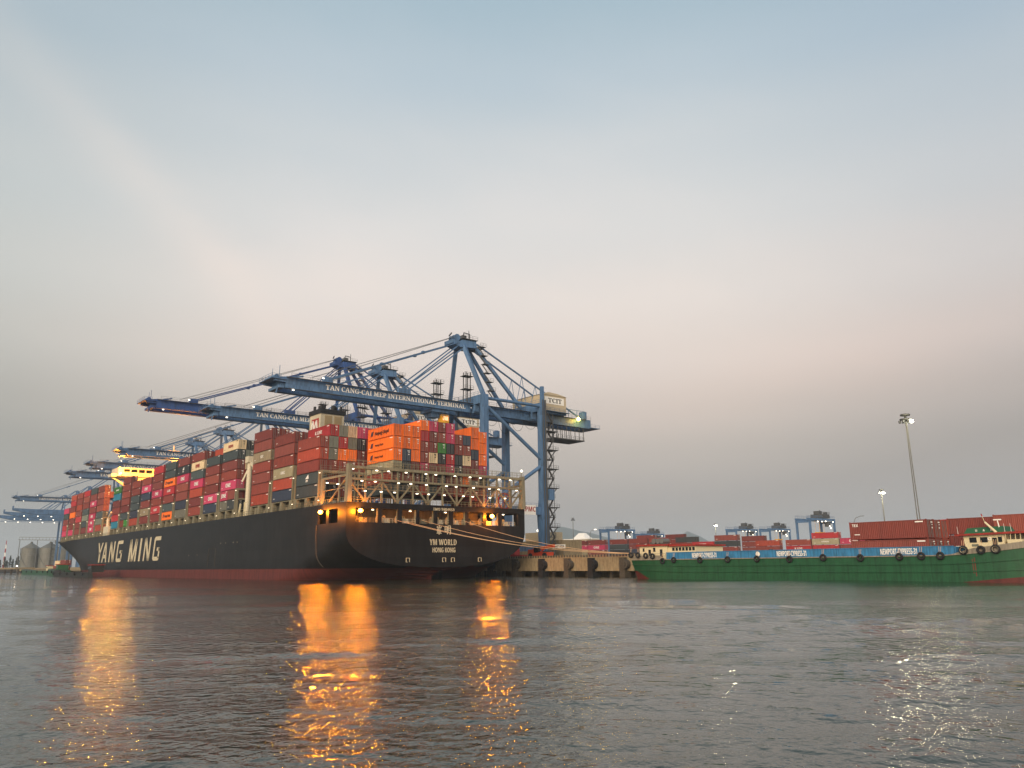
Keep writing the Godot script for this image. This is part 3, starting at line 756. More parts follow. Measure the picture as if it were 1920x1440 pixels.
	ties.box(Vector3(0, gy + gh * 0.5, out - 2.6), Vector3(6.0, 1.6, 1.2))
	put("cross_ties", ties, m, o)
	var tip := Geo.new()
	tip.box(Vector3(0, gy + gh - 0.9, out - 0.9), Vector3(8.6, 0.18, 4.0)); tip.rail(Vector3(-4.2, gy + gh - 0.8, out + 1.0), Vector3(4.2, gy + gh - 0.8, out + 1.0)); tip.rail(Vector3(4.2, gy + gh - 0.8, out + 1.0), Vector3(4.2, gy + gh - 0.8, out - 1.5)); tip.tube(Vector3(-3.6, gy + gh - 0.2, out - 0.6), Vector3(3.6, gy + gh - 0.2, out - 0.6), 0.55, -1, 12)
	tip.bar(Vector3(3.4, gy + gh, out - 5.0), Vector3(3.4, gy + gh + 0.7, out - 8.0), 0.4); tip.bar(Vector3(4.2, gy + gh - 0.9, out - 1), Vector3(4.2, gy + gh + 2.6, out - 1), 0.12); tip.bar(Vector3(-4.2, gy + gh - 0.9, out - 2.5), Vector3(-4.2, gy + gh + 3.6, out - 2.5), 0.1); tip.bar(Vector3(2.4, gy - 1.4, out - 1.0), Vector3(2.4, gy + 1.0, out - 1.6), 0.3); tip.box(Vector3(0, gy + 0.3, out - 2.0), Vector3(7.0, 0.7, 1.4))
	put("boom_tip", tip, m, o)
	# tower
	var apex := Vector3(0, ay, 1.0)
	for sx in [-1.0, 1.0]:
		var p := Geo.new(); p.bar(Vector3(sx * A * 0.98, top - 0.3, 0.0), apex + Vector3(sx * 2.0, 0.4, 1.6), 1.15, 1.15); put("tower_leg", p, m, o)
		var q := Geo.new(); q.bar(Vector3(sx * 4.2, gy + gh, -19.5), apex + Vector3(sx * 1.8, 1.0, -2.4), 0.95, 0.95); put("tower_strut", q, m, o)
		var st := Geo.new()
		for off in [-0.28, 0.28]:
			st.bar(apex + Vector3(sx * 2.0 + off, 1.0, 3.4), Vector3(sx * 3.4 + off, gy + gh + 0.9, out - 15.0), 0.26, 0.34)
		st.bar(apex + Vector3(sx * 2.0, 0.5, 3.0), Vector3(sx * 3.4, gy + gh + 0.9, 26.0), 0.3, 0.36); st.bar(apex + Vector3(sx * 2.0, -1.0, 2.2), Vector3(sx * 3.4, gy + gh + 0.9, 24.0), 0.3, 0.36)
		for f in [0.3, 0.62]:
			var c := (apex + Vector3(sx * 2.0, 1.0, 3.4)).lerp(Vector3(sx * 3.4, gy + gh + 0.9, out - 15.0), f)
			st.box(c, Vector3(1.0, 0.7, 0.9))
		put("forestay", st, m, o)
		var bk := Geo.new(); bk.bar(apex + Vector3(sx * 2.2, 1.4, -3.4), Vector3(sx * 3.4, gy + gh + 0.5, back + 5.0), 0.42, 0.42)
		for f in [0.42, 0.55]:
			var c := (apex + Vector3(sx * 2.2, 1.4, -3.4)).lerp(Vector3(sx * 3.4, gy + gh + 0.5, back + 5.0), f)
			bk.bar(c, Vector3(c.x, gy + gh, c.z + 3.0), 0.14); bk.bar(c, Vector3(c.x, gy + gh, c.z - 2.0), 0.14)
		put("backstay", bk, m, o)
		var ln := Geo.new(); ln.tube(apex + Vector3(sx * 1.4, 2.9, 4.4), Vector3(sx * 1.6, gy + gh + 1.4, out - 14.0), 0.05, -1, 4); ln.tube(apex + Vector3(sx * 1.0, 3.3, 3.6), Vector3(sx * 1.2, gy + gh + 1.6, out - 12.0), 0.05, -1, 4)
		put("hoist_rope", ln, M.galv, o)
		var at := Geo.new(); at.box(Vector3(sx * 3.4, gy + gh + 0.7, out - 15.0), Vector3(1.4, 1.4, 2.6)); at.box(Vector3(sx * 3.4, gy + gh + 0.7, 25.0), Vector3(1.2, 1.4, 4.0)); put("stay_bracket", at, m, o)
	var hd := Geo.new()
	hd.hexa([apex + Vector3((-3.6) * 0.72, (-0.6) * 0.85, (4.8) * 0.66), apex + Vector3((3.6) * 0.72, (-0.6) * 0.85, (4.8) * 0.66), apex + Vector3((3.6) * 0.72, (0.0) * 0.85, (-5.0) * 0.66), apex + Vector3((-3.6) * 0.72, (0.0) * 0.85, (-5.0) * 0.66), apex + Vector3((-3.0) * 0.72, (2.4) * 0.85, (3.4) * 0.66), apex + Vector3((3.0) * 0.72, (2.4) * 0.85, (3.4) * 0.66), apex + Vector3((3.0) * 0.72, (2.9) * 0.85, (-5.0) * 0.66), apex + Vector3((-3.0) * 0.72, (2.9) * 0.85, (-5.0) * 0.66)])
	hd.hexa([apex + Vector3((-3.2) * 0.72, (0.6) * 0.85, (9.0) * 0.66), apex + Vector3((3.2) * 0.72, (0.6) * 0.85, (9.0) * 0.66), apex + Vector3((3.2) * 0.72, (-0.6) * 0.85, (4.0) * 0.66), apex + Vector3((-3.2) * 0.72, (-0.6) * 0.85, (4.0) * 0.66), apex + Vector3((-3.2) * 0.72, (2.0) * 0.85, (9.0) * 0.66), apex + Vector3((3.2) * 0.72, (2.0) * 0.85, (9.0) * 0.66), apex + Vector3((3.2) * 0.72, (1.6) * 0.85, (4.0) * 0.66), apex + Vector3((-3.2) * 0.72, (1.6) * 0.85, (4.0) * 0.66)])
	for s in [-2.2, 0.0, 2.2]: hd.tube(apex + Vector3((s - 0.2) * 0.72, (3.2) * 0.85, (5.6) * 0.66), apex + Vector3((s + 0.2) * 0.72, (3.2) * 0.85, (5.6) * 0.66), 1.1, -1, 12)
	put("tower_head", hd, m, o)
	var hp := Geo.new()
	hp.box(apex + Vector3((0) * 0.72, (3.0) * 0.85, (-1.0) * 0.66), Vector3(5.4, 0.15, 6.0)); hp.rail(apex + Vector3((3.7) * 0.72, (3.1) * 0.85, (3.4) * 0.66), apex + Vector3((3.7) * 0.72, (3.1) * 0.85, (-5.4) * 0.66)); hp.rail(apex + Vector3((-3.7) * 0.72, (3.1) * 0.85, (3.4) * 0.66), apex + Vector3((-3.7) * 0.72, (3.1) * 0.85, (-5.4) * 0.66)); hp.box(apex + Vector3((0) * 0.72, (0.2) * 0.85, (-7.0) * 0.66), Vector3(5.0, 0.15, 2.6)); hp.rail(apex + Vector3((3.4) * 0.72, (0.3) * 0.85, (-5.4) * 0.66), apex + Vector3((3.4) * 0.72, (0.3) * 0.85, (-8.6) * 0.66)); hp.bar(apex + Vector3((0) * 0.72, (3) * 0.85, (-3) * 0.66), apex + Vector3((0) * 0.72, (7.4) * 0.85, (-3) * 0.66), 0.14); hp.bar(apex + Vector3((2.4) * 0.72, (3) * 0.85, (2) * 0.66), apex + Vector3((2.4) * 0.72, (5.4) * 0.85, (2) * 0.66), 0.2); hp.bar(apex + Vector3((2.4) * 0.72, (5.4) * 0.85, (2) * 0.66), apex + Vector3((2.4) * 0.72, (5.2) * 0.85, (-1.6) * 0.66), 0.25); hp.bar(apex + Vector3((2.4) * 0.72, (3) * 0.85, (-1.6) * 0.66), apex + Vector3((2.4) * 0.72, (5.2) * 0.85, (-1.6) * 0.66), 0.2); hp.bar(apex + Vector3((-1) * 0.72, (4.0) * 0.85, (8.0) * 0.66), apex + Vector3((3) * 0.72, (4.2) * 0.85, (9.5) * 0.66), 0.3); hp.box(apex + Vector3((-0.5) * 0.72, (3.9) * 0.85, (0.5) * 0.66), Vector3(2.4, 1.6, 1.6))
	put("head_platform", hp, M.grating, o)
	# stowed towers on the girder by the hinge
	for e in [[4.4, 3.0, 13.0], [-4.6, 8.0, 11.0]]:
		var lt := Geo.new()
		for dx in [-0.7, 0.7]:
			for dz in [-0.8, 0.8]: lt.bar(Vector3(e[0] + dx, gy + gh, e[1] + dz), Vector3(e[0] + dx, gy + gh + e[2] * 0.72, e[1] + dz), 0.22)
		for f in [0.3, 0.62]: lt.box(Vector3(e[0], gy + gh + e[2] * f, e[1]), Vector3(2.6, 0.15, 3.4)); lt.rail(Vector3(e[0] + 1.3, gy + gh + e[2] * f, e[1] + 1.7), Vector3(e[0] + 1.3, gy + gh + e[2] * f, e[1] - 1.7), 1.1, 1.0)
		put("service_tower", lt, M.grating, o)
	var ladder := Geo.new()
	for i in 6:
		var c := Vector3(5.0 - i * 0.45, top + i * 2.9, -6.0 + i * 0.4)
		ladder.box(c + Vector3(0, 2.6, 0), Vector3(1.8, 0.12, 2.4)); ladder.bar(c + Vector3(0, 0, -1.0), c + Vector3(-0.4, 2.6, 1.0), 0.5, 0.12); ladder.rail(c + Vector3(0.9, 2.6, 1.2), c + Vector3(0.9, 2.6, -1.2), 1.1, 1.2)
	put("tower_stair", ladder, M.galv, o)
	# machinery house
	var mh := Geo.new(); var hy := gy + gh + 0.4
	mh.span(Vector3(-8, hy, -25.5), Vector3(7, hy + 5.4, -36.5)); mh.hexa([Vector3(-8.2, hy + 5.4, -25.2), Vector3(7.2, hy + 5.4, -25.2), Vector3(7.2, hy + 5.4, -36.8), Vector3(-8.2, hy + 5.4, -36.8), Vector3(-8.2, hy + 6.3, -28.5), Vector3(7.2, hy + 6.3, -28.5), Vector3(7.2, hy + 6.1, -32.5), Vector3(-8.2, hy + 6.1, -32.5)])
	var mo := put("machinery_house", mh, M.house_beige, o)
	var sg := Geo.new(); sg.box(Vector3(7.04, hy + 3.6, -31.2), Vector3(0.06, 2.4, 8.6)); var so := put("house_sign", sg, M.white, mo)
	text("sign_lettering", "TCIT", 1.5, M.black, so, Vector3(7.1, hy + 3.6, -31.4), PI / 2, true, true, Vector3(1.25, 1, 1))
	var hb := Geo.new(); hb.box(Vector3(0, hy - 0.35, -31.0), Vector3(13.0, 0.7, 12.0)); hb.rail(Vector3(7.6, hy, -24.5), Vector3(7.6, hy, -37.0)); hb.box(Vector3(7.3, hy - 0.1, -31.0), Vector3(1.2, 0.12, 13.0)); put("house_deck", hb, m, o)
	# backreach end and hanging platform
	var be := Geo.new(); be.box(Vector3(0, gy + gh * 0.5, back + 0.6), Vector3(7.6, gh - 0.4, 1.0)); be.box(Vector3(0, gy + 0.3, back - 1.6), Vector3(9.4, 0.2, 4.6)); be.rail(Vector3(4.6, gy + 0.4, back - 3.8), Vector3(4.6, gy + 0.4, back + 0.5)); be.box(Vector3(3.2, gy + gh + 1.3, back + 3.0), Vector3(2.2, 2.6, 1.6))
	for i in 3: be.bar(Vector3(4.4, gy + gh, back + 3.0 + i * 4.0), Vector3(4.4, gy + gh + 2.6, back + 3.0 + i * 4.0), 0.14)
	be.bar(Vector3(4.4, gy + gh + 2.6, back + 3.0), Vector3(4.4, gy + gh + 2.6, back + 13.0), 0.14); put("backreach_end", be, m, o)
	var pf := Geo.new(); pf.box(Vector3(0, gy - 4.6, -40.5), Vector3(8.0, 0.35, 14.5)); pf.rail(Vector3(4.0, gy - 4.5, -33.4), Vector3(4.0, gy - 4.5, -47.6), 1.2, 1.0)
	for i in 8:
		for sx in [-1.0, 1.0]: pf.bar(Vector3(sx * 3.6, gy - 4.6, -33.6 - i * 2.0), Vector3(sx * 3.6, gy, -33.6 - i * 2.0), 0.16)
	put("hanging_platform", pf, M.grating, o)
	# festoon cable loops
	var fs := Geo.new()
	for i in 9:
		var z0 := 12.0 - i * 5.4; var pts := []
		for j in 9: pts.append(Vector3(3.9, gy - 0.2 - (3.8 + 1.3 * sin(i * 1.9)) * (1.0 - pow(2.0 * j / 8.0 - 1.0, 2.0)), z0 - 5.4 * j / 8.0 + 0.4 * sin(j * 0.8)))
		fs.path(pts, 0.06, 4)
	put("festoon_cable", fs, M.black, o)
	# trolley and operator cab
	var tz := 12.0
	var tr := Geo.new(); tr.box(Vector3(0, gy - 0.5, tz), Vector3(6.4, 0.9, 6.0)); tr.box(Vector3(0, gy - 1.6, tz + 0.6), Vector3(3.0, 1.4, 3.0)); tr.rail(Vector3(3.2, gy - 2.4, tz + 3.0), Vector3(3.2, gy - 2.4, tz - 3.0))
	for sx in [-2.6, 2.6]:
		for sz in [-2.4, 2.4]: tr.tube(Vector3(sx, gy - 1.0, tz + sz), Vector3(sx * 0.7, gy - 6.0, tz + sz * 0.5), 0.05, -1, 4)
	var tro := put("trolley", tr, m, o)
	var cb := Geo.new(); cb.box(Vector3(1.4, gy - 2.6, tz - 2.4), Vector3(2.2, 2.5, 2.6)); put("operator_cab", cb, M.yellow, tro)
	var cw := Geo.new(); cw.box(Vector3(2.53, gy - 2.5, tz - 2.4), Vector3(0.04, 1.2, 1.9)); put("cab_window", cw, M.lit_cab, tro)
	# stair tower and lift on the landside leg
	var sx2 := A + 1.0
	var sh := Geo.new(); sh.box(Vector3(A + 1.25, (top + 3.0) * 0.5, G - 0.6), Vector3(0.3, top - 1.0, 0.5)); sh.box(Vector3(A + 1.25, (top + 3.0) * 0.5, G + 0.4), Vector3(0.24, top - 1.0, 0.24)); put("lift_rail", sh, M.grating, o)
	var lf := Geo.new(); lf.box(Vector3(A + 1.0, 20.0, G - 2.2), Vector3(1.8, 3.4, 2.0)); put("lift_car", lf, m, o)
	for i in 7:
		var y := 3.8 + i * 6.1
		if y > top - 4.0: break
		var f := Geo.new()
		f.box(Vector3(A, y, G - 3.2), Vector3(3.4, 0.25, 4.6)); f.bar(Vector3(A + 1.2, y - 3.4, G - 1.4), Vector3(A + 1.2, y, G - 4.9), 0.22); f.bar(Vector3(A + 0.6, y, G - 2.0), Vector3(A + 0.6, y + 3.0, G - 4.0), 0.7, 0.16); f.box(Vector3(A, y + 3.0, G - 2.6), Vector3(2.6, 0.16, 2.8)); f.bar(Vector3(A + 0.6, y + 3.0, G - 4.0), Vector3(A + 0.6, y + 6.1, G - 2.0), 0.7, 0.16)
		f.rail(Vector3(A + 1.7, y, G - 1.2), Vector3(A + 1.7, y, G - 5.4), 1.1, 1.1, 0.07); f.rail(Vector3(A + 1.3, y + 3.0, G - 1.2), Vector3(A + 1.3, y + 3.0, G - 4.0), 1.1, 1.1, 0.07)
		for z in [G - 1.3, G - 3.6]: f.bar(Vector3(A + 1.3, y, z), Vector3(A + 1.3, y + 6.0, z), 0.12)
		put("stair_flight", f, M.grating, o)
	var tw := Geo.new(); tw.box(Vector3(A + 0.4, top + 2.0, G), Vector3(1.0, 7.0, 1.0)); put("lift_head", tw, m, o)
	# lettering along the boom
	text("boom_lettering", "TAN CANG-CAI MEP INTERNATIONAL TERMINAL", 1.35, M.white, o, Vector3(3.98, gy + gh * 0.52, 26.6 if not big else 30.0), PI / 2, true, true, Vector3(1.0, 1, 1))
	var zp := Geo.new(); zp.box(Vector3(A + 0.72, 15.0, G + 6.6), Vector3(0.08, 3.0, 5.6)); var zo := put("maker_sign", zp, M.white, o)
	text("maker_lettering", "ZPMC", 1.5, M.redpaint, zo, Vector3(A + 0.78, 15.2, G + 6.6), PI / 2)
	# lamps
	for e in [Vector3(4.6, gy + gh + 0.7, out - 13.2), Vector3(3.0, gy - 0.2, out - 5.5), Vector3(2.4, gy - 0.3, 14.0)]:
		var l := Geo.new(); l.box(e, Vector3(0.25, 0.22, 0.5)); put("boom_lamp", l, M.lit_white, o)
	return o

func cranes() -> void:
	var a := shore_crane("steel blue quay crane with a long lettered boom, next to the ship's stern", -197.0, M.crane)
	var notes := ["steel blue quay crane second from the ship's stern, its boom over the funnel", "grey blue quay crane fourth from the ship's stern", "grey blue quay crane fifth from the ship's stern, boom over the ship's bridge", "grey blue quay crane sixth from the ship's stern, boom ahead of the bridge", "lone hazy quay crane ahead of the ship's bow, beside the smaller cranes"]
	var xs := [-246.0, -355.5, -409.0, -455.0, -632.0]
	for i in 5:
		var b := a.duplicate()
		b.name = numbered("shore_crane")
		add_child(b)
		b.position.x = xs[i]
		b.set_meta("label", notes[i])
	shore_crane("taller deep blue quay crane third from the ship's stern", -277.5, M.crane_deep, true)
	# one yellow floodlight on the nearest crane's backreach
	var q := Vector3(9.3 - 4.6, 47.4, -44.0)
	var l := Geo.new(); l.lathe(q + Vector3(0.4, -0.4, 0), [[0.05, -0.6], [0.55, -0.3], [0.6, 0.3], [0.1, 0.7]], 10)
	put("floodlight", l, M.lit_yellow, a)
	lamp_light(a, q + Vector3(1.6, -0.4, 0), [255, 200, 70], 25.0, 0.5)
	# smaller box-girder cranes of the next berth
	for i in 3:
		var o := thing("small_quay_crane", "small dark quay crane with a tapering boom beyond the bow, %s from the ship" % ORD[i], "crane", Vector3([-731.0, -779.0, -830.0][i], QY, WS), "smaller cranes of the next berth")
		for sx in [-1.0, 1.0]:
			for z in [0.0, -18.0]:
				var g := Geo.new(); g.box(Vector3(sx * 8.5, 23.0, z), Vector3(1.5, 46.0, 1.5)); put("leg", g, M.crane, o)
			var p := Geo.new(); p.bar(Vector3(sx * 8.0, 46, 0), Vector3(sx * 1.6, 65.5, -1.0), 1.0); p.bar(Vector3(sx * 1.6, 65.5, -1.0), Vector3(sx * 3.0, 46, -16), 0.8); put("tower_leg", p, M.crane, o)
			var st := Geo.new(); st.bar(Vector3(sx * 1.6, 65.5, 0), Vector3(sx * 1.6, 46.0, 26.0), 0.4); st.bar(Vector3(sx * 1.6, 65.5, 0), Vector3(sx * 1.6, 46.0, 18.0), 0.4); put("forestay", st, M.crane, o)
		var b := Geo.new()
		b.hexa([Vector3(-1.8, 41.4, 38), Vector3(1.8, 41.4, 38), Vector3(1.8, 41.4, -30), Vector3(-1.8, 41.4, -30), Vector3(-1.8, 45.4, 38), Vector3(1.8, 45.4, 38), Vector3(1.8, 45.4, -30), Vector3(-1.8, 45.4, -30)])
		b.hexa([Vector3(-1.8, 44.2, 52), Vector3(1.8, 44.2, 52), Vector3(1.8, 41.4, 38.01), Vector3(-1.8, 41.4, 38.01), Vector3(-1.8, 45.8, 52), Vector3(1.8, 45.8, 52), Vector3(1.8, 45.4, 38.01), Vector3(-1.8, 45.4, 38.01)])
		b.box(Vector3(0, 46.4, 51.6), Vector3(3.4, 2.2, 0.8)); put("boom", b, M.crane, o)
		var w := Geo.new(); w.box(Vector3(2.6, 40.2, 0), Vector3(1.0, 0.3, 96)); w.rail(Vector3(3.1, 40.3, 47), Vector3(3.1, 40.3, -28), 1.2, 3.0, 0.12); put("walkway", w, M.crane, o)
		for k in 6:
			var l2 := Geo.new(); l2.box(Vector3(3.0, 39.8, 44.0 - k * 9.5), Vector3(0.7, 0.4, 0.7)); put("boom_lamp", l2, M.lit_white, o)

# ---------------------------------------------------------------- quay, yard and land
func quay() -> void:
	var g := Geo.new()
	g.span(Vector3(-1020, 1.35, QZ - 0.01), Vector3(60, QY, QZ - 40)); g.span(Vector3(-1020, -3, QZ - 9), Vector3(60, 1.34, QZ - 40))
	var w := setting("wharf", g, M.concrete)
	var i := 0
	for x in [-189.0, -178.0, -167.2, -156.4, -146.7, -138.3, -127.9, -117.0, -106.0, -95.0, -84.0, -73.0, -62.0]:
		var f := Geo.new()
		f.box(Vector3(x, 2.15, QZ + 0.45), Vector3(1.7, 4.6, 0.9)); f.box(Vector3(x, -0.6, QZ - 0.4), Vector3(1.9, 3.4, 1.4)); f.tube(Vector3(x + 1.0, 2.9, QZ + 0.2), Vector3(x + 1.0, 2.9, QZ + 1.3), 1.05, -1, 16); f.tube(Vector3(x + 1.0, 2.9, QZ + 1.3), Vector3(x + 1.0, 2.9, QZ + 1.5), 0.5, -1, 12)
		put("fender", f, M.rubber if i % 2 else M.pile, w)
		i += 1
	for k in 34:
		var p := Geo.new(); p.tube(Vector3(-196.0 + k * 4.1, -3, QZ - 2.5), Vector3(-196.0 + k * 4.1, 1.36, QZ - 2.5), 0.5, -1, 10)
		put("pile", p, M.pile, w)
	var post := Geo.new(); post.box(Vector3(0, 0.36, 0), Vector3(0.2, 0.72, 0.18))
	var pm := post.mesh()
	for k in 150:
		var p := put("kerb_post", pm, M.pile if k % 2 else M.concrete, w)
		p.position = Vector3(-196.0 + k * 0.5, QY, QZ - 0.35)
	var kb := Geo.new(); kb.span(Vector3(-400, QY, QZ - 0.2), Vector3(40, QY + 0.14, QZ - 0.5)); put("kerb", kb, M.concrete, w)
	for x in [-172.0, -127.0, -126.0, -90.0]:
		var b := Geo.new(); b.lathe(Vector3(x, QY, QZ - 1.2), [[0.4, 0.0], [0.3, 0.2], [0.26, 0.6], [0.45, 0.75], [0.4, 0.95], [0.05, 1.0]], 12); put("bollard", b, M.black, w)
	var rails := Geo.new()
	for z in [WS, WS - 23.3]: rails.box(Vector3(-480, QY + 0.05, z), Vector3(1060, 0.1, 0.12))
	put("crane_rail", rails, M.grating, w)
	var y := Geo.new(); y.span(Vector3(-1500, 1.0, QZ - 40.01), Vector3(3000, QY - 0.02, -3400)); y.span(Vector3(-2600, 1.0, QZ + 20), Vector3(-1020.2, QY - 0.4, -3400))
	setting("yard_ground", y, M.asphalt)

func yard() -> void:
	# stacks of containers behind the cranes: [left px, right px of the stack, distance, tiers bottom to top]
	var n := 0
	var hue_rows := [
		[-322.0, -300.0, ["umber", "maroon", "pink", "umber"]], [-309.0, -300.0, ["slate", "tan:sm", "pink:one", "maroon"]], [-296.2, -300.0, ["rust", "umber", "pink:one", "umber"]], [-283.4, -303.0, ["umber", "dark", "slate", "umber"]],
		[-270.0, -303.0, ["umber", "navy", "maroon", "umber"]], [-256.8, -303.0, ["maroon", "umber", "red", "brown"]], [-245.0, -309.0, ["red:kline", "umber", "brown", "slate"]], [-232.0, -305.0, ["umber", "slate", "red:kline"]],
		[-219.2, -305.0, ["rust", "umber", "dark", "umber"]], [-206.4, -318.0, ["rust", "umber", "rust"]], [-193.6, -322.0, ["umber", "red:kline", "brown"]], [-180.8, -322.0, ["umber", "red", "tan:sm", "red"]], [-168.0, -322.0, ["umber", "umber", "pink:one"]], [-155.0, -322.0, ["rust", "umber", "umber"]],
		[-350.0, -300.0, ["umber", "maroon", "umber"]], [-336.5, -300.0, ["umber", "umber", "brown"]], [-142.0, -322.0, ["umber", "maroon", "red"]], [-222.0, -330.0, ["umber", "umber", "umber", "maroon"]], [-289.0, -330.0, ["umber", "umber", "rust", "maroon", "umber"]], [-273.0, -335.0, ["maroon", "umber", "umber", "umber", "maroon"]]]
	for s in hue_rows:
		for t in s[2].size():
			var e: PackedStringArray = s[2][t].split(":")
			container(e[0], Vector3(s[0], QY + t * 2.6, s[1]), 2.58, "%s container, %s tier of the %s yard stack behind the barge" % [HUES[e[0]][1], ORD[t], ORD[n]], "containers stacked in the yard", (e[1] if e.size() > 1 else ""))
		n += 1
	# boxes on the apron behind the barge's forward house
	var k := 0
	for e in [["umber", -66.0, -154.0, 0], ["red:kline", -65.4, -154.0, 1], ["maroon", -55.0, -152.0, 0], ["umber", -55.2, -152.0, 1], ["umber", -45.6, -146.8, 0], ["brown", -45.8, -146.8, 1], ["navy", -32.4, -146.8, 0], ["blue", -32.0, -146.8, 1]]:
		var q: PackedStringArray = e[0].split(":")
		container(q[0], Vector3(e[1], QY + e[3] * 2.92, e[2]), 2.9, "%s %s container of the %s wharf stack behind the barge's forward deckhouse" % [HUES[q[0]][1], "lower" if e[3] == 0 else "upper", ORD[k / 2]], "containers on the wharf", (q[1] if q.size() > 1 else ""), 12.19 if k < 4 else 12.19, true)
		k += 1
	# yard gantry cranes
	var rt := []
	for q in [[1157.0, 995.0, 500.0, "first"], [1217.0, 1000.0, 585.0, "second"], [1391.0, 996.0, 520.0, "third"], [1453.0, 996.0, 520.0, "fourth"], [1529.0, 980.0, 400.0, "fifth"]]:
		var c := at_depth(q[0], q[1], q[2]); rt.append([c.x, c.z, 0.0, q[3]])
	for r in rt:
		var o := thing("yard_gantry_crane", "blue rubber-tyred yard gantry crane with white floodlights, %s along the container yard" % r[3], "gantry crane", Vector3(r[0], QY, r[1]), "gantry cranes over the yard stacks")
		o.rotation.y = PI / 2
		for sx in [-1.0, 1.0]:
			for z in [-3.6, 3.6]:
				var g := Geo.new(); g.taper(Vector3(sx * 11.5, 1.6, z), Vector2(0.8, 0.9), Vector3(sx * 11.5, 18.2, z), Vector2(1.0, 0.9)); put("leg", g, M.crane, o)
				var w := Geo.new(); w.tube(Vector3(sx * 11.5 - 0.4, 0.8, z), Vector3(sx * 11.5 + 0.4, 0.8, z), 0.8, -1, 14); put("wheel", w, M.rubber, o)
			var b := Geo.new(); b.box(Vector3(sx * 11.5, 2.0, 0), Vector3(1.2, 1.0, 9.0)); put("sill_beam", b, M.crane, o)
			var tb := Geo.new(); tb.box(Vector3(sx * 11.5, 17.6, 0), Vector3(1.1, 1.0, 8.2)); put("end_beam", tb, M.crane, o)
		for z in [-3.2, 3.2]:
			var g := Geo.new(); g.box(Vector3(0, 18.8, z), Vector3(26.0, 1.1, 0.8)); g.rail(Vector3(-13, 19.6, z), Vector3(13, 19.6, z), 1.1, 2.0, 0.09); put("girder", g, M.crane, o)
		var t := Geo.new(); t.box(Vector3(5.0, 20.6, 0), Vector3(7.0, 2.0, 6.6)); t.box(Vector3(3.0, 22.4, 0), Vector3(3.0, 1.8, 3.0)); t.box(Vector3(7.4, 22.0, 1.6), Vector3(1.6, 1.4, 1.6)); t.rail(Vector3(1.4, 21.6, 3.4), Vector3(8.6, 21.6, 3.4), 1.1, 1.2, 0.1); t.box(Vector3(8.0, 16.6, 2.0), Vector3(2.0, 2.4, 2.0)); t.bar(Vector3(5, 19, 0), Vector3(5, 23.8, 0), 0.3)
		put("trolley", t, M.grating, o)
		var sp := Geo.new(); sp.box(Vector3(3.6, 12.4, 0), Vector3(6.1, 0.5, 2.4))
		for sx in [1.6, 5.6]: sp.tube(Vector3(sx, 12.6, 1.2), Vector3(sx, 19.6, 1.2), 0.06, -1, 4); sp.tube(Vector3(sx, 12.6, -1.2), Vector3(sx, 19.6, -1.2), 0.06, -1, 4)
		put("spreader", sp, M.yellow, o)
		for p in [[-5.0, 17.7], [-1.0, 17.7], [2.6, 17.9], [9.6, 17.7], [6.0, 15.6], [7.0, 14.6]]:
			var l := Geo.new(); l.lathe(Vector3(p[0], p[1], 4.2), [[0.02, -0.3], [0.26, -0.15], [0.3, 0.1], [0.02, 0.3]], 8); put("floodlight", l, M.lit_white, o)
	# light masts
	for e in [[-75.3, -171.3, true, "tall twin-column light mast with a lit ring head, on the wharf behind the barge"], [-168.7, -350.9, true, "tall light mast with a blazing yellow-white head, far behind the barge's containers"], [-405.7, -549.4, true, "slender light mast with a white lit head, far behind the long red yard stack"], [-401.3, -382.7, false, "unlit slender light mast standing beside the hazy hill"]]:
		var o := thing("light_mast", e[3], "light mast", Vector3(e[0], QY, e[1]), "light masts in the yard")
		var g := Geo.new()
		if e[0] == -75.3: g.tube(Vector3(-0.1, 0, 0), Vector3(-0.06, 28.0, 0), 0.12, 0.09, 10); g.tube(Vector3(0.5, 0, 0), Vector3(0.12, 28.0, 0), 0.12, 0.09, 10)
		else: g.tube(Vector3.ZERO, Vector3(0, 28.4, 0), 0.34, 0.18, 10)
		put("mast", g, M.galv, o)
		var c := Geo.new(); c.lathe(Vector3(0, 27.6, 0), [[0.2, 0.0], [1.2, 0.4], [1.2, 0.6], [0.25, 0.8], [0.25, 1.2], [1.0, 1.3], [1.0, 1.6], [0.1, 1.8]], 16); put("head_frame", c, M.grating, o)
		for i in 8:
			var a := TAU * i / 8.0
			var l := Geo.new(); l.box(Vector3(1.25 * cos(a), 27.6, 1.25 * sin(a)), Vector3(0.42, 0.42, 0.42), Basis(Vector3.UP, -a))
			var lit: bool = e[2] and (i in [0, 7] or (e[0] < -100.0 and i in [0, 1, 2, 6, 7]))
			put("mast_lamp", l, M.lit_flood if lit else M.grating, o)
		if e[2]: lamp_light(o, Vector3(3.4, 26.6, 3.6), [255, 240, 190], 42.0 if e[0] > -100 else 150.0, 0.6)
	# small street lamps
	for e in [[1600.0, 980.0, 330.0, false], [1106.0, 1005.0, 480.0, true]]:
		var top := at_depth(e[0], e[1] - 12.0, e[2])
		var o := thing("street_lamp", "thin unlit street lamp with a curved arm above the barge's containers" if not e[3] else "small lit street lamp in front of the hazy hill", "street lamp", Vector3(top.x, QY, top.z))
		var g := Geo.new(); var h := top.y - QY
		g.path([Vector3.ZERO, Vector3(0, h * 0.85, 0), Vector3(0.6, h * 0.95, -0.3), Vector3(2.4, h, -1.2)], 0.13, 6); put("pole", g, M.galv, o)
		var l := Geo.new(); l.box(Vector3(3.0, h, -1.5), Vector3(1.5, 0.22, 0.6)); put("lamp_head", l, M.lit_white if e[3] else M.galv, o)
	# long pale office building below the left hill
	var ob := thing("terminal_office", "long pale flat-roofed terminal building below the hill", "building", Vector3(-456.0, QY, -430.0))
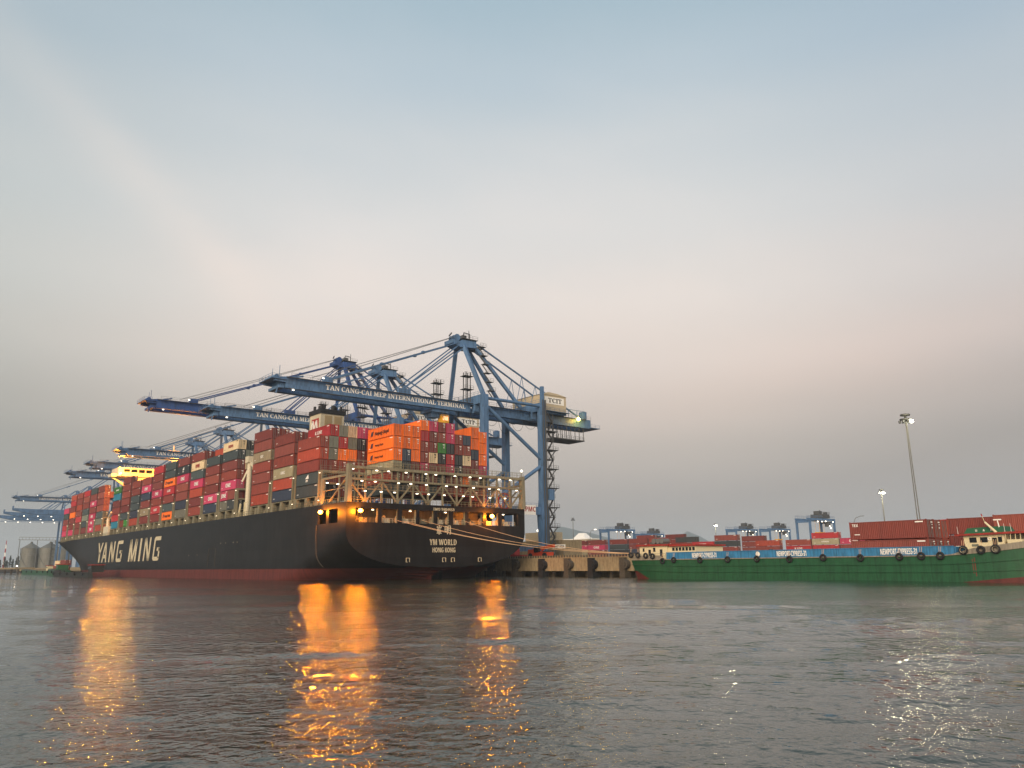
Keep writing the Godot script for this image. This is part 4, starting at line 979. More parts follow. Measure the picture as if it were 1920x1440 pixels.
	var wg := Geo.new(); wg.box(Vector3(0, 8.0, 0), Vector3(56, 16, 14)); put("wall", wg, M.house_beige, ob)
	var rg := Geo.new(); rg.box(Vector3(0, 16.3, 0), Vector3(57, 0.7, 15)); rg.hexa([Vector3(8, 16.6, 4), Vector3(22, 16.6, 4), Vector3(22, 16.6, -4), Vector3(8, 16.6, -4), Vector3(12, 21, 1), Vector3(18, 21, 1), Vector3(18, 21, -1), Vector3(12, 21, -1)]); put("roof", rg, M.white, ob)
	for i in 12:
		var w := Geo.new(); w.box(Vector3(-25 + i * 4.4, 12.6, 7.02), Vector3(2.4, 1.6, 0.08)); put("window", w, M.glass, ob)
	# machines and a hut on the wharf by the crane
	var rs := thing("reach_stacker", "orange reach stacker parked on the wharf behind the fence posts", "vehicle", Vector3(-172.0, QY, -152.0))
	var bd := Geo.new(); bd.box(Vector3(-1.0, 1.3, 0), Vector3(8.0, 1.1, 2.6)); bd.box(Vector3(-4.2, 2.0, 0), Vector3(1.8, 1.4, 2.8)); put("chassis", bd, M.orange_machine, rs)
	var bm := Geo.new(); bm.bar(Vector3(-4.0, 2.6, 0), Vector3(4.6, 3.6, 0), 0.8, 0.8); bm.bar(Vector3(-1.0, 1.6, 0.5), Vector3(1.6, 3.1, 0.5), 0.3); put("lifting_boom", bm, M.orange_machine, rs)
	var cbg := Geo.new(); cbg.box(Vector3(-1.6, 2.6, 0.9), Vector3(1.7, 1.6, 1.1)); put("cab", cbg, M.glass, rs)
	for e in [[-4.0, 1.2], [-4.0, -1.2], [2.2, 1.4], [2.2, -1.4]]:
		var wv := Geo.new(); wv.tube(Vector3(e[0], 0.85, e[1] - 0.3), Vector3(e[0], 0.85, e[1] + 0.3), 0.85, -1, 16); put("wheel", wv, M.rubber, rs)
	var tk := thing("terminal_tractor", "small red terminal tractor beside the orange reach stacker", "vehicle", Vector3(-184.0, QY, -153.0))
	var tb := Geo.new(); tb.box(Vector3(0, 1.0, 0), Vector3(5.4, 0.6, 2.3)); put("chassis", tb, M.redpaint, tk)
	var tc := Geo.new(); tc.box(Vector3(-1.6, 2.2, 0.1), Vector3(1.7, 1.9, 2.0)); put("cab", tc, M.redpaint, tk)
	var tg := Geo.new(); tg.box(Vector3(-1.6, 2.5, 1.12), Vector3(1.2, 0.8, 0.06)); put("window", tg, M.glass, tk)
	for e in [-1.8, 1.7]:
		var wv := Geo.new(); wv.tube(Vector3(e, 0.5, 0.75), Vector3(e, 0.5, 1.15), 0.5, -1, 14); put("wheel", wv, M.rubber, tk)
	var ht := thing("substation_hut", "low concrete hut with a lamp on the wharf beside the crane leg", "hut", Vector3(-199.0, QY, -178.0))
	var hw := Geo.new(); hw.box(Vector3(0, 3.0, 0), Vector3(24, 6, 8)); put("wall", hw, M.concrete, ht)
	var hr := Geo.new(); hr.box(Vector3(-2, 7.4, 0), Vector3(12, 2.8, 6)); put("upper_room", hr, M.house_beige, ht)
	var hl := Geo.new(); hl.lathe(Vector3(-1.0, 9.4, 3.2), [[0.02, -0.5], [0.5, -0.2], [0.5, 0.2], [0.02, 0.5]], 10); put("roof_lamp", hl, M.lit_white, ht)
	var sb := thing("speed_sign_board", "white notice board with dark print on the wharf behind the mooring ropes", "sign", Vector3(-174.0, QY, -160.0))
	var bo := Geo.new(); bo.box(Vector3(0, 3.6, 0), Vector3(5.4, 1.1, 0.12)); put("board", bo, M.white, sb)
	var bp := Geo.new()
	for s in [-2.0, 2.0]: bp.box(Vector3(s, 1.5, -0.1), Vector3(0.14, 3.1, 0.1))
	put("post", bp, M.galv, sb)
	text("lettering", "LIMIT AREA", 0.62, M.black, sb, Vector3(0, 3.6, 0.08))
	# hills
	for e in [[985.0, 1250.0, 1052.0, 986.0, 5200.0], [1225.0, 1375.0, 1292.0, 996.0, 5600.0]]:
		var a := at_depth(e[0], 1054, e[4]); var b := at_depth(e[1], 1054, e[4]); var pk := at_depth(e[2], e[3], e[4])
		var f := FastNoiseLite.new(); f.seed = 4; f.frequency = 0.004
		var rows := []
		var away := Vector3(a.x, 0, a.z).normalized()
		for i in 9:
			var line := []
			for j in 41:
				var s := j / 40.0
				var c := a.lerp(b, s)
				var top := (pk - a).dot((b - a).normalized()) / (b - a).length()
				var sh := (s / top) if s < top else (1.0 - s) / (1.0 - top)
				var prof := pow(clampf(sh, 0, 1), 0.62)
				var cross := 1.0 - pow(absf(i - 4.0) / 4.0, 1.6)
				var hh := pk.y * prof * cross
				hh += f.get_noise_2d(c.x + i * 40.0, c.z) * 10.0 * prof * cross
				line.append(Vector3(c.x, hh, c.z) + away * (i - 4) * 190.0)
			rows.append(line)
		var g := Geo.new(); g.sheet(rows); setting("hill", g, M.hill)

# ---------------------------------------------------------------- the green barge
func barge() -> void:
	var o := thing("cargo_barge", "long green river barge with a blue coaming lying along the wharf", "barge")
	var Z := -123.1; var W := 13.2
	var top := func(x: float) -> float: return 3.75 + (0.0 if x < -52.0 else pow((x + 52.0) / 22.0, 1.5) * 2.6)
	var xs := []
	for i in 49: xs.append(-112.4 + 84.4 * i / 48.0)
	var half := func(x: float, s: float) -> float:                # s 0 at keel, 1 at gunwale
		var b := W * 0.5
		if x < -104.0: b *= lerpf(1.0, 0.62 + 0.34 * s, pow((-104.0 - x) / 8.4, 1.6))
		if x > -48.0: b *= maxf(0.04, 1.0 - pow((x + 48.0) / lerpf(17.0, 20.2, s), 2.4))
		return b
	for part in [["hull", 0.28, 1.0, M.barge_green], ["hull_bottom", 0.0, 0.28, M.boot]]:
		var g := Geo.new()
		for side in [1.0, -1.0]:
			var rows := []
			for x in xs:
				var line := []
				for j in 7:
					var s := lerpf(part[1], part[2], j / 6.0)
					var low := -1.4 + maxf(0.0, -102.0 - x) * 0.22
					var y := lerpf(low, top.call(x), s)
					if part[1] > 0 and x > -52.0: y = lerpf(lerpf(-0.3, 0.95, clampf((x + 52.0) / 13.0, 0, 1)), top.call(x), j / 6.0)
					if part[1] == 0 and x > -52.0: y = lerpf(-1.4, lerpf(-0.3, 0.95, clampf((x + 52.0) / 13.0, 0, 1)), j / 6.0)
					if part[1] > 0 and x <= -52.0: y = lerpf(maxf(low, -0.3) if x > -103.0 else lerpf(-0.3, 1.9, clampf((-107.5 - x) / 4.9, 0, 1)), top.call(x), j / 6.0)
					if part[1] == 0 and x <= -52.0: y = lerpf(-2.0, maxf(low, -0.3) if x > -103.0 else lerpf(-0.3, 1.9, clampf((-107.5 - x) / 4.9, 0, 1)), j / 6.0)
					line.append(Vector3(x, y, Z - W * 0.5 + side * half.call(x, clampf((y + 1.4) / 5.2, 0, 1))))
				rows.append(line)
			if side < 0: rows.reverse()
			g.sheet(rows)
			if side > 0 and part[1] > 0:
				var e: Array = rows[0]
				for j in 6: g.quad(e[j], e[j + 1], Vector3(e[j + 1].x, e[j + 1].y, 2.0 * (Z - W * 0.5) - e[j + 1].z), Vector3(e[j].x, e[j].y, 2.0 * (Z - W * 0.5) - e[j].z))
		put(part[0], g, part[3], o)
	var dk := Geo.new(); var dr := []
	for x in xs: dr.append([Vector3(x, top.call(x) - 0.06, Z - W * 0.5 + half.call(x, 1.0) - 0.05), Vector3(x, top.call(x) - 0.06, Z - W * 0.5 - half.call(x, 1.0) + 0.05)])
	dk.sheet(dr); put("deck", dk, M.barge_grey, o)
	for e in [[1.0, 1.0, "rubbing_strake", M.barge_grey, 0.16], [0.66, 0.72, "hull_strake", M.barge_green, 0.17], [0.36, 0.5, "hull_strake", M.barge_green, 0.17]]:
		var g := Geo.new()
		for i in 46:
			if e[2] == "hull_strake" and i > 40: break
			var p := []
			for q in [i, i + 1]:
				var x: float = xs[q]
				var y: float = top.call(x) * e[0] + (0.02 if e[0] == 1.0 else (0.3 * clampf((-100.0 - x) / 9.0, 0, 1) + 0.05))
				if e[0] == 1.0: y -= 0.03
				p.append(Vector3(x, y, Z - W * 0.5 + half.call(x, clampf((y + 1.4) / 5.2, 0, 1)) + 0.02))
			g.bar(p[0], p[1], e[4] * 1.6, e[4])
		put(e[2], g, e[3], o)
	# bulwarks at both ends
	for e in [[-112.3, -103.2, 0.75, 0.0], [-50.5, -29.0, 0.65, 0.3]]:
		var rows := []
		for i in 25:
			var x := lerpf(e[0], e[1], i / 24.0)
			var z: float = Z - W * 0.5 + half.call(x, 1.0) - 0.02
			var h: float = e[2] * (clampf(i / 4.0, 0.05, 1.0) if e[3] > 0 else clampf((24 - i) / 4.0, 0.05, 1.0)) + e[3] * i / 24.0
			rows.append([Vector3(x, top.call(x) - 0.05, z), Vector3(x, top.call(x) + h, z), Vector3(x, top.call(x) + h, z - 0.16), Vector3(x, top.call(x) - 0.05, z - 0.16)])
		var g := Geo.new(); g.sheet(rows, false); put("bulwark", g, M.barge_grey, o)
	var rud := Geo.new(); rud.span(Vector3(-111.6, -1.4, Z - 3.2), Vector3(-109.0, 1.8, Z - 3.7)); rud.span(Vector3(-111.4, -1.4, Z - 9.2), Vector3(-109.0, 1.8, Z - 9.7)); put("rudder", rud, M.redpaint, o)
	# coaming in panels, with the name three times
	var px := -103.4
	for L in [6.6, 10.4, 9.6, 9.0, 9.2, 8.8]:
		var g := Geo.new(); g.span(Vector3(px, 3.7, Z - 0.55), Vector3(px + L - 0.04, 5.05 + 0.03 * sin(px), Z - 0.75))
		for i in 4: g.box(Vector3(px + L * (i + 0.5) / 4.0, 4.3, Z - 0.5), Vector3(0.1, 1.2, 0.08))
		g.box(Vector3(px + L * 0.5, 5.05, Z - 0.62), Vector3(L - 0.06, 0.12, 0.3))
		put("coaming_panel", g, M.barge_blue, o)
		px += L
	var cg := Geo.new(); cg.span(Vector3(-103.4, 3.7, Z - W + 0.6), Vector3(-49.8, 5.05, Z - W + 0.8)); cg.span(Vector3(-49.8, 3.7, Z - 0.76), Vector3(-49.6, 5.0, Z - W + 0.81)); put("coaming_far", cg, M.barge_blue, o)
	for e in [[-94.2, "NEWPORT-CYPRESS-31"], [-76.0, "NEWPORT-CYPRESS-31"], [-57.8, "NEWPORT-CYPRESS-31"]]:
		text("name_lettering", e[1], 0.88, M.white, o, Vector3(e[0], 4.42, Z - 0.42), 0, true, false, Vector3(0.44, 1, 1))
	var bdg := Geo.new(); bdg.tube(Vector3(-82.6, 4.45, Z - 0.46), Vector3(-82.6, 4.45, Z - 0.42), 0.42, -1, 16); put("emblem", bdg, M.white, o)
	# after house
	var ah := Geo.new(); ah.span(Vector3(-111.2, 3.9, Z - 1.6), Vector3(-104.0, 6.4, Z - 11.0)); ah.span(Vector3(-103.99, 3.9, Z - 2.0), Vector3(-97.3, 6.2, Z - 10.6)); var aho := put("after_house", ah, M.cabin, o)
	var ar := Geo.new(); ar.span(Vector3(-111.7, 6.4, Z - 1.1), Vector3(-103.4, 6.75, Z - 11.5)); ar.span(Vector3(-103.39, 6.25, Z - 1.5), Vector3(-96.9, 6.55, Z - 11.1)); put("roof", ar, M.roof_red, aho)
	for e in [[-110.1, 0.45, 5.7, 0.7], [-107.3, 0.6, 5.7, 0.8]]:
		var w := Geo.new(); w.box(Vector3(e[0], e[2], Z - 1.58), Vector3(e[1], e[3], 0.08)); put("window", w, M.glass, aho)
	for i in 7:
		var w := Geo.new(); w.box(Vector3(-102.7 + i * 0.82, 5.72, Z - 1.98), Vector3(0.56, 0.66, 0.08)); put("window", w, M.glass, aho)
	for x in [-108.5, -105.5]:
		var w := Geo.new(); w.box(Vector3(x, 4.9, Z - 1.57), Vector3(0.62, 1.7, 0.08)); put("door", w, M.glass, aho)
	for x in [-108.6, -107.5, -106.5]:
		var tk := Geo.new(); tk.tube(Vector3(x, 7.4, Z - 3.0), Vector3(x, 7.4, Z - 5.0), 0.52, -1, 16); tk.box(Vector3(x, 6.85, Z - 4.0), Vector3(0.5, 0.25, 1.4)); put("water_tank", tk, M.galv, aho)
	var bk := Geo.new(); bk.box(Vector3(-109.6, 7.0, Z - 4.0), Vector3(1.0, 0.5, 1.0)); bk.tube(Vector3(-109.0, 6.7, Z - 6.0), Vector3(-109.0, 8.2, Z - 6.0), 0.08); put("roof_gear", bk, M.grating, aho)
	var fr := Geo.new(); fr.rail(Vector3(-111.9, 4.3, Z - 0.9), Vector3(-103.4, 4.3, Z - 0.3), 0.6, 1.4, 0.05); put("after_rail", fr, M.galv, o)
	# forward house with green canopy and leaning mast
	var base: float = top.call(-46.0)
	var fh := Geo.new(); fh.hexa([Vector3(-48.5, 4.2, Z - 1.5), Vector3(-43.4, 4.6, Z - 1.5), Vector3(-43.4, 4.6, Z - 10.5), Vector3(-48.5, 4.2, Z - 10.5), Vector3(-48.7, 6.5, Z - 1.5), Vector3(-43.2, 6.6, Z - 1.5), Vector3(-43.2, 6.6, Z - 10.5), Vector3(-48.7, 6.5, Z - 10.5)])
	var fho := put("forward_house", fh, M.cabin, o)
	var fr2 := Geo.new(); fr2.hexa([Vector3(-49.6, 6.45, Z - 0.9), Vector3(-40.2, 6.62, Z - 0.9), Vector3(-40.2, 6.62, Z - 11.2), Vector3(-49.6, 6.45, Z - 11.2), Vector3(-49.6, 6.72, Z - 0.9), Vector3(-40.2, 6.9, Z - 0.9), Vector3(-40.2, 6.9, Z - 11.2), Vector3(-49.6, 6.72, Z - 11.2)]); put("roof", fr2, M.roof_red, fho)
	for e in [[-47.4, 0.95], [-45.95, 0.95], [-43.85, 0.5]]:
		var w := Geo.new(); w.box(Vector3(e[0], 5.85, Z - 1.47), Vector3(e[1], 0.72, 0.08)); put("window", w, M.glass, fho)
	var dr2 := Geo.new(); dr2.box(Vector3(-44.55, 5.35, Z - 1.46), Vector3(0.58, 1.5, 0.08)); put("door", dr2, M.glass, fho)
	var plt := Geo.new(); plt.box(Vector3(-47.2, 5.1, Z - 1.47), Vector3(0.9, 0.34, 0.05)); put("name_board", plt, M.c_grey, fho)
	var lr := Geo.new(); lr.v = PackedVector3Array(); lr.ring(Vector3(-45.2, 5.95, Z - 1.42), 0.2, 0.06, 14, 6); put("lifebuoy", lr, M.white, fho)
	for i in 4:
		var st := Geo.new(); st.bar(Vector3(-43.2 + i * 0.62, 5.5, Z - 1.6), Vector3(-43.0 + i * 0.62, 6.6, Z - 1.2), 0.1); put("canopy_post", st, M.cabin, fho)
	var lk := Geo.new(); lk.box(Vector3(-42.0, 5.25, Z - 2.2), Vector3(1.9, 1.1, 1.6)); put("locker", lk, M.cabin, fho)
	var cn := Geo.new(); cn.hexa([Vector3(-48.6, 6.75, Z - 1.6), Vector3(-43.2, 6.85, Z - 1.6), Vector3(-43.2, 6.85, Z - 6.0), Vector3(-48.6, 6.75, Z - 6.0), Vector3(-48.2, 7.55, Z - 2.0), Vector3(-43.6, 7.7, Z - 2.0), Vector3(-43.6, 7.7, Z - 5.6), Vector3(-48.2, 7.55, Z - 5.6)]); var cno := put("canopy", cn, M.canopy, fho)
	for e in [["U", -46.9], ["A", -45.9], ["N", -44.9]]: text("lettering", e[0], 0.32, M.white, cno, Vector3(e[1], 7.15, Z - 1.72))
	var mm := Geo.new(); mm.tube(Vector3(-44.2, 6.8, Z - 1.4), Vector3(-45.5, 8.3, Z - 1.4), 0.2, 0.14, 8); mm.tube(Vector3(-45.5, 8.3, Z - 1.4), Vector3(-45.75, 9.2, Z - 1.4), 0.04, 0.03, 6); put("leaning_mast", mm, M.cabin, fho)
	var fg := Geo.new(); fg.box(Vector3(-45.78, 9.3, Z - 1.4), Vector3(0.16, 0.4, 0.03), Basis(Vector3(0, 0, 1), 0.3)); put("flag", fg, M.redpaint, fho)
	var rm := Geo.new(); rm.tube(Vector3(-43.85, 6.8, Z - 2.0), Vector3(-44.05, 8.5, Z - 2.0), 0.09, 0.07, 8); rm.box(Vector3(-44.05, 8.6, Z - 2.0), Vector3(1.0, 0.16, 0.18)); put("radar_mast", rm, M.white, fho)
	for x in [-43.0, -42.2, -49.2]:
		var an := Geo.new(); an.tube(Vector3(x, 6.7, Z - 1.2), Vector3(x - 0.05, 8.0 - 0.3 * absf(x + 43.0) * 0.1, Z - 1.2), 0.03, 0.02, 5); put("aerial", an, M.white, fho)
	var wl := Geo.new(); wl.tube(Vector3(-39.5, 5.9, Z - 4.0), Vector3(-39.5, 5.9, Z - 8.0), 0.5, -1, 14); wl.box(Vector3(-39.5, 5.5, Z - 3.6), Vector3(1.2, 1.2, 0.4)); put("windlass", wl, M.barge_green, o)
	for e in [[-47.3, 1.2, 3.2, 0.08], [-47.0, 0.8, 3.4, 0.11]]:   # rust that ran from scuppers
		var g := Geo.new(); g.box(Vector3(e[0], (e[1] + e[2]) * 0.5, Z + 0.015), Vector3(e[3], e[2] - e[1], 0.03)); put("rust_run", g, M.c_umber, o)
	# tyres hung over the side
	var k := 0
	for e in [[1181, 1041, 0], [1195, 1041, 1], [1210, 1042, 1], [1223, 1043, 1], [1242, 1052, 0], [1263, 1050, 0], [1312, 1050, 0], [1364, 1049, 1], [1419, 1048, 1], [1480, 1048.5, 0], [1543, 1045.5, 1], [1613, 1046, 0], [1686, 1044, 1], [1727, 1042.5, 0], [1763, 1042, 1], [1806, 1031.5, 2], [1839, 1031, 0], [1866, 1029.5, 2]]:
		var p := at_z(e[0], e[1], Z + 0.24)
		p.z = Z - W * 0.5 + half.call(p.x, 1.0) + 0.24
		var desc: String = ["black tyre", "black tyre with a pale rim", "big tyre with a white-painted wall"][e[2]]
		var t := thing("tyre_fender", "%s hung on the barge side, %s from its stern" % [desc, ORD[k]], "tyre", p, "tyre fenders on the green barge")
		var R := 0.42 if e[2] < 2 else 0.46
		var g := Geo.new(); g.ring(Vector3.ZERO, R, 0.19, 22, 8); put("tyre", g, M.rubber, t)
		if e[2] > 0:
			var h := Geo.new(); h.ring(Vector3(0, 0, 0.06), R - (0.1 if e[2] == 1 else 0.02), 0.07 if e[2] == 1 else 0.13, 22, 6); put("rim", h, M.letter, t)
		var r := Geo.new(); r.tube(Vector3(-0.1, R, 0), Vector3(-0.15, R + 0.9, -0.2), 0.03, -1, 5); r.tube(Vector3(0.1, R, 0), Vector3(0.15, R + 0.9, -0.2), 0.03, -1, 5); put("hanging_rope", r, M.rope, t)
		k += 1
	# its cargo
	for r in 3:
		for t in 2:
			container(["umber", "brown", "rust"][r], Vector3(-59.7, 3.42 + t * 2.9, -124.6 - 1.22 - r * 2.48), 2.88, "%s container on the barge, %s row in from the water, %s tier" % [HUES[["umber", "brown", "rust"][r]][1], ORD[r], ["lower", "upper"][t]], "containers in the barge hold", "", 12.19, true)
	text("lettering", "TEX", 0.42, M.white, get_node("shipping_container_%03d" % (used["shipping_container"] - 5)), Vector3(-5.1, 2.3, 1.25))

func ropes() -> void:
	var ends := [[at_x(745, 976, -157.2), Vector3(-127.2, QY + 0.8, QZ - 1.1)], [at_x(757, 977, -157.2), Vector3(-126.9, QY + 0.7, QZ - 1.3)], [at_x(790, 975, -157.2), Vector3(-126.0, QY + 0.8, QZ - 1.0)], [at_x(871, 977, -157.2), Vector3(-125.8, QY + 0.8, QZ - 1.2)], [at_x(871, 978, -157.2), Vector3(-172.0, QY + 0.8, QZ - 1.2)], [at_x(905, 979, -157.2), Vector3(-171.8, QY + 0.7, QZ - 1.2)]]
	var k := 0
	for e in ends:
		var o := thing("mooring_rope", ["tan mooring rope from the stern's second opening to the wharf bollard", "tan mooring rope just inboard of the first stern line", "tan mooring rope from the stern's fourth opening to the far bollard", "tan mooring rope from the stern's sixth opening to the far bollard", "short tan mooring rope running steeply down to the near bollard", "short tan mooring rope from the eighth stern opening to the near bollard"][k], "rope", Vector3.ZERO, "mooring ropes at the stern")
		var pts := []
		for i in 15:
			var s := i / 14.0
			var p: Vector3 = e[0].lerp(e[1], s)
			p.y -= (1.7 if k < 4 else 0.6) * 4.0 * s * (1.0 - s)
			pts.append(p)
		var g := Geo.new(); g.path(pts, 0.05, 6); put("line", g, M.rope, o)
		k += 1

# ---------------------------------------------------------------- far left bank
func far_bank() -> void:
	for e in [[54.0, 8.6, 20.0], [90.0, 9.4, 20.0], [117.0, 8.0, 18.0]]:
		var c := at_depth(e[0], 1064, 800.0)
		var o := thing("grain_silo", "ribbed grey grain silo with a conical roof, %s from the trees" % ["nearest", "second", "third"][0 if e[0] < 60 else (1 if e[0] < 100 else 2)], "silo", Vector3(c.x, QY - 0.4, c.z), "grain silos on the far bank")
		var g := Geo.new(); var prof := []
		for i in 21: prof.append([e[1] + (0.12 if i % 2 else 0.0), e[2] * i / 20.0])
		g.lathe(Vector3.ZERO, prof, 28); put("wall", g, M.silo, o)
		var r := Geo.new(); r.lathe(Vector3.ZERO, [[e[1] + 0.3, e[2]], [e[1] * 0.12, e[2] + 5.4], [e[1] * 0.12, e[2] + 6.6], [0.02, e[2] + 6.8]], 28); put("roof", r, M.silo, o)
		var s := Geo.new()
		for i in 10: s.bar(Vector3(cos(0.3 + i * 0.16) * (e[1] + 0.6), i * 2.0, sin(0.3 + i * 0.16) * (e[1] + 0.6)), Vector3(cos(0.46 + i * 0.16) * (e[1] + 0.6), i * 2.0 + 2.0, sin(0.46 + i * 0.16) * (e[1] + 0.6)), 0.5, 0.2)
		put("stair", s, M.galv, o)
	var a := at_depth(36, 1012, 800.0); var b := at_depth(112, 1013, 790.0)
	var cv := thing("conveyor_gantry", "grey lattice conveyor gantry running over the grain silos", "conveyor")
	var cg := Geo.new(); cg.bar(a, b, 2.0, 0.5); cg.bar(a + Vector3(0, 2.6, 0), b + Vector3(0, 2.6, 0), 0.4, 0.4)
	for i in 13:
		var p := a.lerp(b, i / 12.0); cg.bar(p, p + Vector3(0, 2.6, 0), 0.22)
	put("truss", cg, M.galv, cv)
	var tg := Geo.new()
	for f in [0.02, 0.46, 0.9]:
		var p := a.lerp(b, f)
		for s in [-1.0, 1.0]: tg.bar(Vector3(p.x + s, QY - 0.4, p.z), Vector3(p.x + s * 0.6, p.y, p.z), 0.4)
	put("support_tower", tg, M.galv, cv)
	var el := thing("loading_elevator", "rusty stepped elevator frame between the silos and the ship's bow", "elevator", at_depth(98, 1064, 770.0) * Vector3(1, 0, 1) + Vector3(0, QY - 0.4, 0))
	var eg := Geo.new()
	for i in 7:
		var y := i * 3.6
		for sx in [-2.5, 2.5]:
			for sz in [-2.5, 2.5]: eg.bar(Vector3(sx, y, sz), Vector3(sx, y + 3.6, sz), 0.35)
		eg.box(Vector3(0, y + 3.6, 0), Vector3(6.0, 0.3, 6.0)); eg.bar(Vector3(-2.5, y, 2.5), Vector3(2.5, y + 3.6, 2.5), 0.2)
	put("frame", eg, M.boat_dark, el)
	var ch := thing("signal_tower", "thin red and white banded lattice tower behind the far trees", "tower", at_depth(6, 1064, 1000.0) * Vector3(1, 0, 1) + Vector3(0, QY, 0))
	for i in 7:
		var g := Geo.new(); g.taper(Vector3(0, i * 5.0, 0), Vector2(2.2 - i * 0.22, 2.2 - i * 0.22), Vector3(0, i * 5.0 + 4.99, 0), Vector2(2.0 - i * 0.22, 2.0 - i * 0.22)); put("tower_section", g, M.white if i % 2 else M.redpaint, ch)
	# trees
	var tr := RandomNumberGenerator.new(); tr.seed = 21
	for i in 12:
		var c := at_depth(-22.0 + i * 5.6 + tr.randf_range(-1.5, 1.5), 1064, 860.0 + tr.randf_range(-30, 30))
		var h := tr.randf_range(8.0, 15.0)
		var o := thing("bank_tree", "dark conifer-like tree on the far bank, %s of the row" % ORD[i], "tree", Vector3(c.x, QY - 0.4, c.z), "trees on the far bank")
		var t := Geo.new(); t.tube(Vector3.ZERO, Vector3(0, h * 0.9, 0), 0.4, 0.08, 7); put("trunk", t, M.bark, o)
		var g := Geo.new()
		for k in 420:
			var s := pow(tr.randf(), 0.8)
			var y := h * (0.15 + 0.88 * s)
			var rad := (h * 0.24) * (1.05 - s) * sqrt(tr.randf()) * (0.75 + 0.35 * sin(s * 19.0 + i))
			var an := tr.randf() * TAU
			var p := Vector3(cos(an) * rad, y, sin(an) * rad)
			var d1 := Vector3(tr.randf_range(-1, 1), tr.randf_range(-0.6, 0.6), tr.randf_range(-1, 1)).normalized() * 0.75
			var d2 := Vector3(tr.randf_range(-1, 1), tr.randf_range(-1, 1), tr.randf_range(-1, 1)).normalized() * 0.5
			g.tri(p - d1, p + d1, p + d2)
		put("crown", g, M.foliage, o)
	# jetty and moored barge beyond the bow
	var jt := thing("jetty", "low concrete jetty on square piles beyond the ship's bow", "jetty")
	var j0 := at_z(-60, 1066, -84.0); var j1 := at_z(47, 1066, -92.0)
	var jg := Geo.new(); jg.bar(Vector3(j0.x, 4.0, j0.z), Vector3(j1.x, 4.0, j1.z), 12.0, 1.2); put("deck", jg, M.concrete, jt)
	for i in 12:
		var p := j0.lerp(j1, i / 11.0); var g := Geo.new(); g.box(Vector3(p.x, 1.2, p.z + 4.0), Vector3(1.2, 4.6, 1.2)); put("pile", g, M.pile, jt)
	var jl := Geo.new(); jl.lathe(Vector3(j1.x, 5.6, j1.z + 5), [[0.02, -0.5], [0.5, -0.2], [0.5, 0.2], [0.02, 0.5]], 10); put("lamp", jl, M.lit_white, jt)
	boat("small_barge", "small grey green barge with a white cabin beyond the bow", "barge", at_z(46, 1078, -88.0), at_z(104, 1078, -88.0), 2.4, M.barge_green, 0.86, M.cabin)
	boat("container_feeder", "small feeder boat stacked with a few containers under the ship's bow", "boat", at_z(100, 1078, -76.0), at_z(146, 1081, -76.0), 2.6, M.barge_green, 0.35, M.canopy)
	boat("work_boat", "low dark work boat lying against the ship's bow", "boat", at_z(109, 1081, -73.0), at_z(188, 1083, -73.0), 1.9, M.boat_dark, 0.9, M.boat_dark)
	var p0 := at_z(106, 1078, -79.0); var n := 0
	for e in [["cream", 0.0, 2.4], ["umber", -3.0, 0.0], ["umber", 13.0, 0.0], ["maroon", 14.0, 2.6], ["green", 9.0, 0.0]]:
		container(e[0], Vector3(p0.x + e[1] + 6.0, 2.3 + e[2], -78.8), 2.58, "%s container aboard the feeder boat under the bow, %s" % [HUES[e[0]][1], "upper tier" if e[2] > 0 else "lower tier at the %s" % ["", "bow end", "stern end", "", "middle"][n]], "containers on the feeder boat", "", 6.06 if e[0] == "green" else 12.19)
		n += 1

func boat(called: String, label: String, category: String, a: Vector3, b: Vector3, h: float, m: Material, cabin: float, house: Material) -> void:
	var l := a.distance_to(b)
	var o := thing(called, label, category, Vector3(a.x, 0, a.z))
	var rows := []
	for i in 17:
		var s := i / 16.0
		var w := 3.6 * pow(clampf(minf(s * 6.0 + 0.45, (1.0 - s) * 7.0 + 0.7), 0, 1), 0.6) * (1.0 if s > 0.02 else 0.1)
		var y := h + 0.9 * pow(maxf(0.0, 0.3 - s) / 0.3, 2.0)
		rows.append([Vector3(l * s, y, -w), Vector3(l * s, y, w), Vector3(l * s + 0.4, -0.8, w * 0.85), Vector3(l * s + 0.4, -0.8, -w * 0.85)])
	var g := Geo.new(); g.sheet(rows, false); put("hull", g, m, o)
	var c := Geo.new(); c.box(Vector3(l * cabin, h + 1.3, 0), Vector3(minf(5.0, l * 0.12), 2.6, 4.4)); var co := put("cabin", c, house, o)
	var r := Geo.new(); r.box(Vector3(l * cabin, h + 2.75, 0), Vector3(minf(5.6, l * 0.14), 0.3, 5.2)); put("roof", r, M.roof_red, co)
	for k in 3:
		var w := Geo.new(); w.box(Vector3(l * cabin - 1.6 + 1.6 * k, h + 1.7, 2.22), Vector3(0.9, 0.8, 0.06)); put("window", w, M.glass, co)
	var f := Geo.new(); f.rail(Vector3(l * 0.1, h, 3.2), Vector3(l * 0.9, h, 3.2), 0.9, 3.0, 0.08)
	for k in 5: f.ring(Vector3(l * (0.12 + 0.18 * k), h - 0.6, 3.75), 0.5, 0.2, 14, 6)
	put("fenders", f, M.rubber, o)

